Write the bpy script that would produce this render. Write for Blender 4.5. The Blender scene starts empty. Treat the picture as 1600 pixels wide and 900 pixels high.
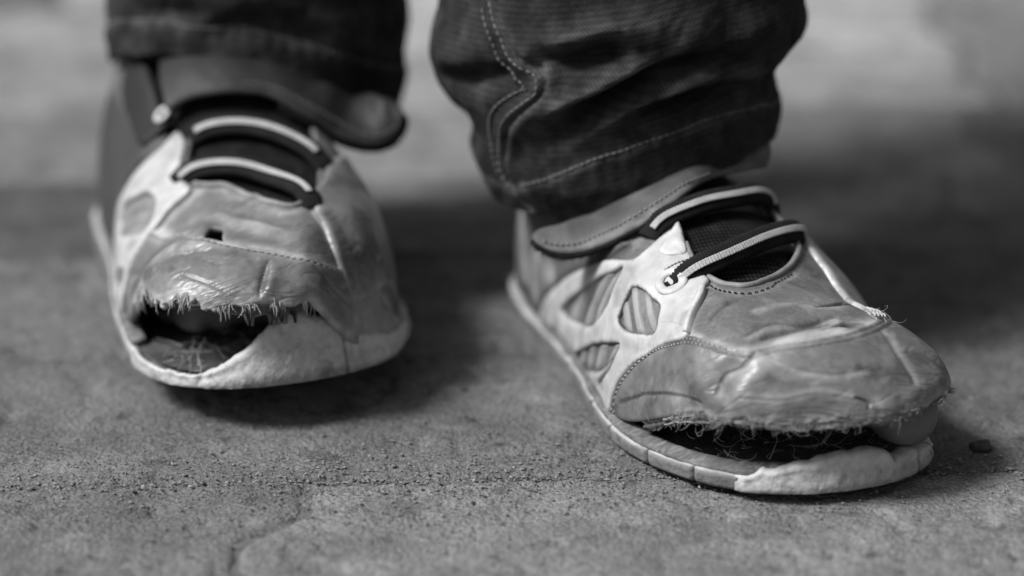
import bpy, math, random
import numpy as np
from mathutils import Vector, Matrix
from mathutils.geometry import delaunay_2d_cdt
random.seed(7); RNG = np.random.default_rng(7)
SC = bpy.context.scene; COL = SC.collection
# ---------------------------------------------------------------- camera
PITCH = math.radians(20)
cd = bpy.data.cameras.new('camera'); cam = bpy.data.objects.new('camera', cd); COL.objects.link(cam)
cam.location = (0, 0, .26678); cam.rotation_euler = (math.pi/2-PITCH, 0, 0)
cd.sensor_width = 36; cd.lens = 3778/1600*36; cd.clip_start = .01; cd.clip_end = 100
cd.dof.use_dof = True; cd.dof.focus_distance = .643; cd.dof.aperture_fstop = 4.4; cd.dof.aperture_blades = 0
SC.camera = cam
# ---------------------------------------------------------------- sky and sun: soft overcast light from the left
SUN_EL, SUN_AZ = math.radians(50), math.radians(-112)      # azimuth from +y towards +x
w = bpy.data.worlds.new('World'); SC.world = w; w.use_nodes = True
nt = w.node_tree; bgd = nt.nodes['Background']
sky = nt.nodes.new('ShaderNodeTexSky'); sky.sky_type = 'NISHITA'; sky.sun_disc = False
sky.sun_elevation = SUN_EL; sky.sun_rotation = SUN_AZ; sky.dust_density = 4
bw = nt.nodes.new('ShaderNodeRGBToBW')                    # the photograph is black and white
nt.links.new(sky.outputs[0], bw.inputs[0]); nt.links.new(bw.outputs[0], bgd.inputs[0]); bgd.inputs[1].default_value = .028
sd = bpy.data.lights.new('sun', 'SUN'); sun = bpy.data.objects.new('sun', sd); COL.objects.link(sun)
sd.energy = 1.5; sd.angle = math.radians(16)
dv = Vector((math.sin(SUN_AZ)*math.cos(SUN_EL), math.cos(SUN_AZ)*math.cos(SUN_EL), math.sin(SUN_EL)))
sun.rotation_euler = dv.to_track_quat('Z', 'Y').to_euler()
SC.view_settings.view_transform = 'Standard'; SC.view_settings.look = 'None'
SC.view_settings.exposure = 1.6; SC.view_settings.gamma = 1; SC.view_settings.use_curve_mapping = False
SC.render.engine = 'CYCLES'; SC.cycles.use_denoising = True
# ---------------------------------------------------------------- geometry library
# ---------------------------------------------------------------- shoe last (local mm: x heel->toe, y<0 medial, z up)
SOLE = [(0,0),(4,-18),(18,-31),(40,-35),(70,-35),(95,-36),(125,-39),(145,-38.5),(164,-32),(180,-21),(189,-5),(191,10),(188,24),
        (178,37),(160,43.5),(138,45),(110,42),(80,37),(50,35),(20,30),(5,17)]
def crom(pts, n=12, closed=True):
    P = np.array(pts, float); N = len(P); out = []
    rng = range(N) if closed else range(N-1)
    for i in rng:
        if closed: p0,p1,p2,p3 = P[(i-1)%N],P[i],P[(i+1)%N],P[(i+2)%N]
        else: p0,p1,p2,p3 = P[max(i-1,0)],P[i],P[i+1],P[min(i+2,N-1)]
        for k in range(n):
            t = k/n
            out.append(.5*((2*p1)+(-p0+p2)*t+(2*p0-5*p1+4*p2-p3)*t*t+(-p0+3*p1-3*p2+p3)*t**3))
    if not closed: out.append(P[-1])
    return np.array(out)
def resample(P, step, closed=False):
    P = np.asarray(P, float)
    if closed: P = np.vstack([P, P[:1]])
    s = np.r_[0, np.cumsum(np.linalg.norm(np.diff(P, axis=0), axis=1))]
    n = max(3, int(round(s[-1]/step)))
    t = np.linspace(0, s[-1], n+1)
    Q = np.stack([np.interp(t, s, P[:,i]) for i in range(P.shape[1])], 1)
    return Q[:-1] if closed else Q
OUT = crom(SOLE, 16)
A, B, LD = 45., 150., 70.          # spine ends and radius of the flattened pattern
def _polar(P, c):
    v = P - c; th = np.arctan2(v[:,1], v[:,0]); r = np.hypot(v[:,0], v[:,1]); o = np.argsort(th)
    return np.r_[th[o]-2*np.pi, th[o], th[o]+2*np.pi], np.tile(r[o], 3)
def hash2(i, j, s):
    h = np.sin(i*127.1 + j*311.7 + s*74.7)*43758.5453
    return h - np.floor(h)
def vnoise(x, y, s=0.):
    i = np.floor(x); j = np.floor(y); f = x-i; g = y-j
    f = f*f*(3-2*f); g = g*g*(3-2*g)
    a = hash2(i,j,s); b = hash2(i+1,j,s); c = hash2(i,j+1,s); d = hash2(i+1,j+1,s)
    return (a*(1-f)+b*f)*(1-g)+(c*(1-f)+d*f)*g - .5
def fbm(x, y, s=0., o=4):
    r = 0; a = 1.
    for k in range(o):
        r = r + a*vnoise(x*2**k, y*2**k, s+k*9.1); a *= .5
    return r
def segdist(P, L):
    """distance of points P (N,2) from polyline L (M,2)"""
    P = np.asarray(P, float); L = np.asarray(L, float); best = np.full(len(P), 1e9)
    for a, b in zip(L[:-1], L[1:]):
        ab = b-a; t = np.clip(((P-a)@ab)/max(ab@ab, 1e-9), 0, 1)
        best = np.minimum(best, np.linalg.norm(P-(a+t[:,None]*ab), axis=1))
    return best
def segparam(P, L):
    P = np.asarray(P, float); L = np.asarray(L, float); best = np.full(len(P), 1e9); u = np.zeros(len(P)); n = len(L)-1
    for i,(a, b) in enumerate(zip(L[:-1], L[1:])):
        ab = b-a; t = np.clip(((P-a)@ab)/max(ab@ab, 1e-9), 0, 1)
        d = np.linalg.norm(P-(a+t[:,None]*ab), axis=1); m = d < best
        best[m] = d[m]; u[m] = (i+t[m])/n
    return best, u
class Last:
    def __init__(s, inset=2.6, toe_out=5.0, zt=None, zb_toe=25., zb_med=None, k=.13, klat=.06, ridge=5., zside=8., medial_closed=False):
        s.zt = zt or [(-20,72),(45,70),(75,66),(95,62),(110,60),(120,57.5),(135,52.5),(150,47.2),(200,47.2)]
        zc = crom(s.zt, 10, False); s.ztx, s.ztz = zc[:,0], zc[:,1]
        c = OUT.mean(0); 
        # upper outline: inset at the sides, carried out over the toe
        nxt = np.roll(OUT,-1,0)-np.roll(OUT,1,0); nrm = np.stack([nxt[:,1],-nxt[:,0]],1); nrm /= np.linalg.norm(nrm,axis=1)[:,None]
        if ((OUT-c)*nrm).sum() < 0: nrm = -nrm
        w = np.clip((OUT[:,0]-150)/38, 0, 1); w = w*w*(3-2*w)
        if medial_closed:
            q = np.clip((OUT[:,1]+16)/22, 0, 1); toe_out = -inset*.6+(toe_out+inset*.6)*q
        s.up = OUT + nrm*(-inset*(1-w)+toe_out*w)[:,None]
        s.pt, s.pr = _polar(s.up, np.array([B,0.])); s.ht, s.hr = _polar(s.up, np.array([A,0.]))
        med = s.up[s.up[:,1]<0]; lat = s.up[s.up[:,1]>=0]
        o = np.argsort(med[:,0]); s.mx, s.my = med[o,0], -med[o,1]
        o = np.argsort(lat[:,0]); s.lx, s.ly = lat[o,0], lat[o,1]
        s.k = k; s.kl = klat; s.ridge = ridge; s.zbt = zb_toe; s.zs = zside; s.strokes = []; s.mc = medial_closed
        s.noise = .35
    def zb(s, sx, th):
        """height of the lower edge of the upper, by spine place and direction"""
        z = np.full(len(sx), s.zs)
        toe = sx >= B-1e-6
        ax, ay = s.pedge(sx, th)
        w = np.clip((ax-134)/54, 0, 1); w = w*w*(3-2*w)
        if s.mc:
            w = np.clip((ax-(152-16*np.clip(ay/20, 0, 1)))/32, 0, 1); w = w*w*(3-2*w); q = np.clip((ay+16)/22, 0, 1); w = w*(.06+.94*q*q*(3-2*q))
        return z + (s.zbt-s.zs)*w
    def pedge(s, sx, th):
        R = s.R(sx, th); return sx+R*np.cos(th), R*np.sin(th)
    def R(s, sx, th):
        R = np.where(np.sin(th) < 0, np.interp(sx, s.mx, s.my), np.interp(sx, s.lx, s.ly))
        R = np.where(sx >= B-1e-6, np.interp(th, s.pt, s.pr), R)
        R = np.where(sx <= A+1e-6, np.interp(th, s.ht, s.hr), R)
        return R
    def raw(s, P):
        P = np.asarray(P, float)
        sx = np.clip(P[:,0], A, B); d0 = P[:,0]-sx; d1 = P[:,1]
        r = np.hypot(d0, d1); th = np.arctan2(d1, np.where(r < 1e-9, 1., d0)); rho = np.minimum(r/LD, 1.12)
        a = rho*np.pi/2
        R = s.R(sx, th); zb = s.zb(sx, th); zt = np.interp(sx, s.ztx, s.ztz)
        sa, ca = np.sin(a), np.cos(a)
        sn = np.sin(th); kl = s.kl-.13*np.clip((P[:,0]-132)/35, 0, 1); k = (s.k+kl)/2 + (kl-s.k)/2*np.sin(np.clip(sn*1.3,-1,1)*np.pi/2)
        h = R*sa*(1+k*ca*ca); v = ca*(1+k*sa*sa)
        return np.stack([sx+h*np.cos(th), h*np.sin(th)-s.ridge*ca*ca, zb+(zt-zb)*v], 1)
    def normal(s, P, e=.4):
        P = np.asarray(P, float)
        du = s.raw(P+[e,0])-s.raw(P-[e,0]); dv = s.raw(P+[0,e])-s.raw(P-[0,e])
        n = np.cross(du, dv); n /= np.maximum(np.linalg.norm(n, axis=1), 1e-9)[:,None]
        return n
    def disp(s, P):
        P = np.asarray(P, float)
        d = s.noise*fbm(P[:,0]/9., P[:,1]/9., 3.1, 3)
        for L, amp, wid in s.strokes:
            q, u = segparam(P, L)
            d = d + amp*np.exp(-(q/wid)**2)*np.clip(np.minimum(u, 1-u)*3.5, 0, 1)
        return d
    def surf(s, P, off=0.):
        P = np.asarray(P, float)
        return s.raw(P) + s.normal(P)*(s.disp(P)+off)[:,None]
class Pose:
    def __init__(s, O, yaw, pitch=0., roll=0., mirror=1, z0=0.):
        s.O = np.array([O[0], O[1], z0]); a = math.radians(yaw); p = math.radians(pitch); r = math.radians(roll)
        f = np.array([math.sin(a), -math.cos(a), 0]); q = np.array([math.cos(a), math.sin(a), 0]); u = np.array([0,0,1.])
        f2 = f*math.cos(p)+u*math.sin(p); u2 = -f*math.sin(p)+u*math.cos(p)
        q2 = q*math.cos(r)+u2*math.sin(r); u3 = -q*math.sin(r)+u2*math.cos(r)
        s.M = np.stack([f2, q2*mirror, u3]); s.m = mirror
    def __call__(s, V): return (np.asarray(V)@s.M + s.O)*.001
    def inv(s, W): return (np.asarray(W)*1000-s.O)@s.M.T
ZT_L = [(-20,96),(45,92),(75,82),(95,70),(110,62.5),(120,58.5),(135,52.5),(150,47.2),(200,47.2)]
POSE_R = Pose((23.9,752.6), 17)
POSE_L = Pose((-118.6,801.2), 20, 3.2, 0, -1)

class Leg:
    """trouser leg: domain X = arc (mm, 0 in front, + to the wearer's left), Y = mm above the hem"""
    def __init__(s, rows, hem):
        r = crom(rows, 8, False); s.r = r; s.hem = hem; s.strokes = []; s.noise = .5
    def raw(s, P):
        P = np.asarray(P, float); th = P[:,0]/48.
        hz = np.interp((th+np.pi)%(2*np.pi)-np.pi, [math.radians(a) for a,_ in s.hem], [b for _,b in s.hem])
        z = hz*np.exp(-np.maximum(P[:,1],0)/160.) + 66*(1-np.exp(-np.maximum(P[:,1],0)/160.)) + P[:,1]
        f = lambda i: np.interp(z, s.r[:,0], s.r[:,i])
        return np.stack([f(1)+f(3)*np.sin(th), f(2)-f(4)*np.cos(th), z], 1)
    normal = Last.normal; disp = Last.disp; surf = Last.surf
LEG_R = Leg([(20,36,698,36,38),(42,36,698,40,41),(58,33.5,697,45.6,46),(68,31.7,696.5,47,47),(83,28,697,51.5,49),(94,31.5,697,55,52),(104,32.4,697,53.5,52),(125,33,700,52,52),(200,34,712,54,54),(430,36,740,60,60)],
            [(-180,52),(-120,42),(-90,43),(-60,46),(-30,48),(0,54),(30,62),(60,66),(90,62),(130,56),(180,52)])
LEG_L = Leg([(30,-84,764,44,44),(52,-83,764,46,45),(66,-82,763,47,46),(85,-81.5,763,48.5,47),(105,-81,763,49,48),(200,-84,772,52,52),(430,-90,800,58,58)],
            [(-180,62),(-120,64),(-90,67),(-60,75),(-30,80),(0,78),(30,70),(60,60),(90,52),(130,54),(180,62)])
STRAP = {
 'R': ([(74.3,671.8,59.8),(69.5,664.8,61.6),(60.1,657.8,61.9),(49.9,642.1,63.0),(40.5,633.0,59.4),(33.5,631.2,55.4),(26.7,636.4,49.7),(20.5,637.9,46.4),(15.2,639.4,44.9),(10.4,640.9,45.3),(7.2,642.4,46.7),(5.6,643.9,47.9)],
       [(74.7,681.8,65.6),(70.3,674.8,65.7),(60.8,667.8,64.9),(50.9,657.0,64.8),(41.7,654.6,61.3),(34.5,654.3,58.0),(27.4,655.9,54.2),(21.1,659.2,49.9),(15.4,649.4,51.0),(10.5,647.6,50.3),(7.2,645.8,49.6),(5.6,643.9,48.5)]),
 'L': ([(-104.7,704.4,67.6),(-98.8,704.6,71.1),(-92.4,703.6,73.0),(-83.7,703.6,73.8),(-73.9,704.7,72.7),(-67.1,703.7,69.9),(-60.4,702.9,66.0),(-53.9,704.4,61.3),(-47.3,705.9,57.5),(-41.2,707.4,55.8),(-36.7,708.9,57.2),(-34.0,710.4,60.8),(-33.4,711.9,63.8)],
       [(-108.9,727.4,78.7),(-100.7,723.4,81.4),(-94.1,721.3,82.3),(-85.2,720.1,82.2),(-75.1,720.5,80.5),(-68.4,722.0,77.7),(-61.9,724.4,73.4),(-55.2,727.7,71.3),(-48.7,733.2,66.7),(-41.4,717.4,68.8),(-36.8,715.6,67.8),(-34.1,713.8,66.1),(-33.4,711.9,64.6)]),
}
UV = {
 'JR': {
  'v1': [(-29.3,18.4),(-12.6,25.6),(-1.6,31.5),(5.2,35.3),(14.5,35.6),(29.3,32.7),(44,30.3)],
  'v2': [(-26,44.9),(-14.9,43.7),(-5.5,45.4),(-0.4,46.7)],
  'v3': [(2,25.5),(15.7,24.9),(31.2,22.7),(41.3,20.1)],
  'v4': [(-62.3,34),(-40,37.4),(-27.7,39.7)],
  'r1': [(-22.1,25.4),(-14.5,31),(-6.6,35.5),(2.1,39.1),(10.5,39.8)],
  'r2': [(-21.4,46.6),(-18.1,47.8),(-9,50.2),(0.6,49.4),(12,44.5)],
  'r3': [(-16.3,20.5),(-0.8,25.8),(10.3,29.8),(20.2,30.8),(40.1,26)],
  'seam': [(-37.6,58.8),(-32.5,50.5),(-29.3,46.1),(-22.5,42.1),(-19.6,38.2),(-19.7,33.6),(-26.9,28.8),(-33.7,23.8),(-39.8,15.8),(-39.4,9.9),(-34.9,3.1)],
  'seam2': [(-42.7,58.2),(-37.2,48),(-32.8,44.2),(-23.8,39.1),(-23.4,35.3),(-31.7,27.6),(-40.3,21.5),(-48.4,12.8)],
  'hemst': [(-41.9,7.2),(-32.6,9.8),(-21.2,12.7),(-8.5,15.7),(3.9,16.7),(19.9,16.4),(33.3,15.7),(58,11.4)],
  'bulge': [(24.3,40.4),(37.1,38.5),(50.1,33.2)],
 },
 'JL': {
  'hemst': [(-47.9,6.3),(-27.7,7.7),(-10,10.3),(7.5,9.6),(23.7,4.9)],
  'v1': [(-42.8,13),(-25.2,14.8),(-10.1,16.3)],
  'v2': [(-16.2,7.5),(7.2,16.2),(27.7,16.3)],
  'r1': [(18.9,20.9),(37.4,18.2),(55.1,12.5)],
 },
 'R': {
  'throat': [(124.3,-10.3),(132.5,-12.1),(138.3,-12),(144.1,-9.9),(149.8,-7),(152.8,-1.7),(149.3,6.4),(141.1,15.7),(133.9,21.5),(124.9,24.6),(115.7,26.2),(106,27.1)],
  'cage': [(124.9,-11.5),(124.6,-16.6),(125.7,-24.7),(122.9,-32.2),(103.9,-44.1),(77.6,-57.6),(61.2,-65.9),(57.9,-71.2),(75,-70),(97,-70),(111,-70),(125,-70),(132.5,-71.7),(135.9,-66.1),(139.1,-60.8),(145.6,-53),(155.6,-45.4),(165.3,-38.2),(168.4,-32.9),(159.7,-25.8),(149.9,-16),(145.7,-10.8),(139.8,-12.3),(133.4,-12.5)],
  'winA': [(76.8,-64.8),(89.4,-63.3),(106.8,-59.3),(115.7,-54.7),(122.1,-47.6),(123,-39.8),(122.4,-35.1),(116.5,-41.2),(97.7,-53.2),(83.8,-60.4)],
  'winB': [(131.5,-47),(131.5,-45),(132,-39.3),(132,-36.1),(134.3,-33.7),(140,-31.4),(145.1,-30.6),(148.1,-35.2),(150.1,-40.2),(144.5,-42.9),(136.5,-46.6)],
  'winC': [(90.4,-70.9),(108.4,-63.6),(126.4,-56.1),(136.1,-51.6),(135.1,-54.7),(130.3,-59.3),(124.1,-63.7),(109.4,-68.4),(96.3,-71)],
  'tear': [(136,-52.2),(133.3,-58),(126.8,-64.3),(122.2,-67.8)],
  'capL': [(133.1,-70.5),(134,-64.2),(140.7,-54.8),(148.7,-46.7),(161.5,-39),(170.3,-31.4),(177,-26.3),(182.4,-21.4),(185.3,-15.9),(184.3,-8.9),(183.5,1.2),(180.4,11.8),(175.5,20.7),(169,29)],
  'capB': [(134.7,-69.9),(149.7,-69.8),(178,-64),(195,-53),(206,-42),(212,-32),(220.2,-23.1)],
  'vampseam': [(148.2,-14.6),(154.2,-19.3),(160.2,-25.4),(164.9,-30.2),(167.1,-32.4)],
  'vampedge': [(147.7,-11.4),(153.4,-9.9),(157.1,-3.6),(154.4,4.2),(143.6,16.3)],
  'tack': [(138,46),(165.3,31.3),(170.6,27.1)],
  'crack': [(165.7,11.4),(164.1,17.3),(160.4,28.4),(163.4,30.4)],
  'crease1': [(179.4,-36),(179.9,-29.1),(189.8,-24.6),(194.7,-33.6)],
  'wr1': [(180.6,-10.5),(177.6,-1.6),(174.5,10.3),(173.5,19.3)],
  'wr2': [(170.6,-11.1),(169.4,0.4),(170.3,12)],
  'wr3': [(167.1,-20.9),(162.1,-13.1),(158.7,-7.2)],
  'capcrease': [(185.8,-17.5),(190.5,-25.1),(194.7,-33.6),(198.3,-41.7)],
  'eye1': [(141.1,-22.1)],
  'eye1b': [(119,33.5)],
  'eye2': [(123,-10.7)],
  'eye2b': [(109,29)],
  'quarterline': [(118.7,-29.8),(103.3,-43.6),(77.4,-57.1),(58.9,-66.4),(55.5,-71.8),(75,-70),(98,-70)],
  'stripe': [(14.2,-55.2),(14.1,-59.5),(35.8,-68.5)],
  'lace1': [(141.2,-21.1),(141,-13.6),(139.1,-3),(135.3,8),(128.1,19.7),(119.3,31.5)],
  'lace2': [(121.8,-22.2),(120.4,-19.3),(119.8,-14.5),(119.7,-8.6),(117.7,-0.2),(114.5,11),(103,27),(108,29)],
  'tab': [(122.8,-11),(128.3,-11.6),(135.1,-13.5),(134.1,-18.1),(130.5,-21.5),(128,-18.9),(125.4,-15)],
 },
 'L': {
  'throat': [(112.6,21.3),(117.4,23.2),(124,25.4),(131.7,25.3),(136.7,21.6),(140.8,15.9),(152.8,11.4),(163.9,5.1),(164.1,0.2),(155.8,-6.5),(140.2,-12.5),(130.9,-16.5)],
  'cage': [(105.6,23.5),(106.8,29.2),(104,36.4),(96.3,46.6),(88,55),(89,60),(108,60),(124.3,59.2),(133.1,50.8),(136.8,40.5),(136.4,33.8),(135.6,25.2),(128.5,26.8),(120.4,25.1),(114.6,22.6)],
  'winA': [(102,56),(100.1,51.6),(110.2,44.9),(117.5,39.8),(126.8,37.5),(132.8,40.5),(129.5,46.5),(110.1,54.9)],
  'capL': [(131.6,59.3),(133.5,51),(137.2,40.7),(163.3,36.2),(173.1,27.2),(180.3,21.2),(189.8,11.6),(196.7,1.7),(195.3,-12.5),(198.6,-24.8),(198.5,-45.5)],
  'vampseam': [(136.3,24.8),(137.6,29.4),(137.8,34.3),(136.6,39.5)],
  'vampedge': [(136.7,24.7),(139.4,18.6),(153.5,13.7),(167.5,6.4),(167.9,1.4)],
  'medseam': [(165.2,-1.2),(176.7,-3.6),(186.6,-7.7),(194.6,-13.2)],
  'hole': [(169.9,25.6),(174.4,25.9),(177.9,24.2),(180,22.2)],
  'wr1': [(171.5,51.8),(174,38.5),(179.1,28.6)],
  'wr2': [(141.7,28.6),(158,19.7),(171.8,9.3),(187.5,0.1)],
  'wr3': [(149.1,31.4),(173.3,18.2),(188.2,6.5)],
  'wr4': [(193,15.1),(201.8,19.1),(209.8,22.6)],
  'wr5': [(129.8,58.2),(155,48),(166.9,41.1)],
  'gapT': [(127,66),(148.5,67.9),(192,56),(198.4,43.7),(208.6,33.3),(217,19)],
  'eye1': [(127.6,30.8)],
  'eye1b': [(167.5,-4.2)],
  'eye2': [(112.4,20.8)],
  'eye2b': [(136,-15.7)],
  'strapslot': [(75.8,26.1),(88.9,25.9),(97.5,25.5)],
  'quarterline': [(103.7,26.6),(101.6,36),(93.2,47.2),(82,57),(75,63)],
  'lace1': [(127.5,29.8),(128.3,24.5),(133.6,15.6),(139.1,7.6),(150.3,1.1),(167.4,-3)],
  'lace2': [(112.1,21.2),(115.6,13.4),(119.9,4.3),(125.9,-4.2),(132.4,-11),(137.3,-16)],
 },
}
# ---------------------------------------------------------------- materials (all neutral grey: monochrome photograph)
def mat(name, base, rough=.7, var=.3, scale=60., bump=.25, bscale=900., bdist=.0006, wear=None, dirt=None, spec=.35, spots=None, extra=None, fine=None, crease=False):
    m = bpy.data.materials.new(name); m.use_nodes = True; N = m.node_tree.nodes; L = m.node_tree.links
    b = N['Principled BSDF']; b.inputs['Roughness'].default_value = rough; b.inputs['Specular IOR Level'].default_value = spec
    tc = N.new('ShaderNodeTexCoord'); co = tc.outputs['Object']
    n1 = N.new('ShaderNodeTexNoise'); n1.inputs['Scale'].default_value = scale; n1.inputs['Detail'].default_value = 7; n1.inputs['Roughness'].default_value = .62
    L.new(co, n1.inputs['Vector'])
    r = N.new('ShaderNodeMapRange'); r.inputs[1].default_value = .3; r.inputs[2].default_value = .7
    r.inputs[3].default_value = base*(1-var); r.inputs[4].default_value = base*(1+var); L.new(n1.outputs[0], r.inputs[0])
    val = r.outputs[0]
    def mul(a, bb):
        q = N.new('ShaderNodeMath'); q.operation = 'MULTIPLY'; L.new(a, q.inputs[0])
        if hasattr(bb, 'is_output'): L.new(bb, q.inputs[1])
        else: q.inputs[1].default_value = bb
        return q.outputs[0]
    def mix(a, target, fac):
        q = N.new('ShaderNodeMix'); q.data_type = 'FLOAT'; L.new(fac, q.inputs[0]); L.new(a, q.inputs[2]); q.inputs[3].default_value = target
        return q.outputs[0]
    def noise(sc, lo, hi, det=5):
        q = N.new('ShaderNodeTexNoise'); q.inputs['Scale'].default_value = sc; q.inputs['Detail'].default_value = det; L.new(co, q.inputs['Vector'])
        z = N.new('ShaderNodeMapRange'); z.inputs[1].default_value = lo; z.inputs[2].default_value = hi; L.new(q.outputs[0], z.inputs[0]); return z.outputs[0]
    if fine: val = mul(val, noise_range(N, L, co, *fine))
    for sp in (spots if isinstance(spots, list) else [spots] if spots else []): val = mix(val, sp[0], mul(noise(sp[1], sp[2], sp[2]+.08, 7), sp[3]))
    for nm, t in (('wear', wear), ('dirt', dirt)):
        if t is not None:
            at = N.new('ShaderNodeAttribute'); at.attribute_name = nm
            val = mix(val, t, mul(at.outputs['Fac'], noise(150, .25, .6, 8)) if nm == 'wear' else at.outputs['Fac'])
    if extra: val = extra(N, L, tc, val, mul, mix)
    cc = N.new('ShaderNodeCombineColor'); [L.new(val, cc.inputs[i]) for i in range(3)]; L.new(cc.outputs[0], b.inputs['Base Color'])
    if bump:
        n2 = N.new('ShaderNodeTexNoise'); n2.inputs['Scale'].default_value = bscale; n2.inputs['Detail'].default_value = 6; L.new(co, n2.inputs['Vector'])
        bp = N.new('ShaderNodeBump'); bp.inputs['Strength'].default_value = bump; bp.inputs['Distance'].default_value = bdist
        L.new(n2.outputs[0], bp.inputs['Height']); nrm = bp.outputs[0]
        if crease:                                        # flex creases running across the foot, in pattern millimetres
            for sx_, sy_, dist, st in ((.13, .045, .0014, .22),):
                mp = N.new('ShaderNodeMapping'); mp.inputs['Scale'].default_value = (sx_, sy_, 1); L.new(tc.outputs['UV'], mp.inputs[0])
                q = N.new('ShaderNodeTexNoise'); q.inputs['Scale'].default_value = 1.; q.inputs['Detail'].default_value = 2.5; q.inputs['Distortion'].default_value = .8; L.new(mp.outputs[0], q.inputs['Vector'])
                d1 = N.new('ShaderNodeMath'); d1.operation = 'SUBTRACT'; d1.inputs[1].default_value = .5; L.new(q.outputs[0], d1.inputs[0])
                d2 = N.new('ShaderNodeMath'); d2.operation = 'ABSOLUTE'; L.new(d1.outputs[0], d2.inputs[0])
                d3 = N.new('ShaderNodeMapRange'); d3.inputs[2].default_value = .07; L.new(d2.outputs[0], d3.inputs[0])
                b2 = N.new('ShaderNodeBump'); b2.inputs['Strength'].default_value = st; b2.inputs['Distance'].default_value = dist*.6; L.new(d3.outputs[0], b2.inputs['Height']); L.new(nrm, b2.inputs['Normal']); nrm = b2.outputs[0]
        L.new(nrm, b.inputs['Normal'])
    return m
def noise_range(N, L, co, sc, a, bb):
    q = N.new('ShaderNodeTexNoise'); q.inputs['Scale'].default_value = sc; q.inputs['Detail'].default_value = 4; L.new(co, q.inputs['Vector'])
    z = N.new('ShaderNodeMapRange'); z.inputs[1].default_value = .3; z.inputs[2].default_value = .7; z.inputs[3].default_value = a; z.inputs[4].default_value = bb
    L.new(q.outputs[0], z.inputs[0]); return z.outputs[0]
def weave(freq_u, freq_v, lo, diag=False):
    """thread pattern in pattern (UV) millimetres: brightness and relief"""
    def f(N, L, tc, val, mul, mix):
        sx = N.new('ShaderNodeSeparateXYZ'); L.new(tc.outputs['UV'], sx.inputs[0])
        def wv(a, fr):
            q = N.new('ShaderNodeMath'); q.operation = 'MULTIPLY'; q.inputs[1].default_value = fr; L.new(a, q.inputs[0])
            s_ = N.new('ShaderNodeMath'); s_.operation = 'SINE'; L.new(q.outputs[0], s_.inputs[0])
            z = N.new('ShaderNodeMapRange'); z.inputs[1].default_value = -1; z.inputs[3].default_value = lo; z.inputs[4].default_value = 1; L.new(s_.outputs[0], z.inputs[0]); return z.outputs[0]
        a, b_ = sx.outputs[0], sx.outputs[1]
        if diag:
            ad = N.new('ShaderNodeMath'); ad.operation = 'ADD'; L.new(a, ad.inputs[0]); L.new(b_, ad.inputs[1]); a2 = ad.outputs[0]
            return mul(mul(val, wv(a2, freq_u)), wv(b_, freq_v))
        return mul(mul(val, wv(a, freq_u)), wv(b_, freq_v))
    return f
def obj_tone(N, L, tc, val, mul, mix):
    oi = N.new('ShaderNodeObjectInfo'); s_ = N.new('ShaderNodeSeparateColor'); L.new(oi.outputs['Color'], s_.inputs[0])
    return mul(val, s_.outputs[0])
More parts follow.
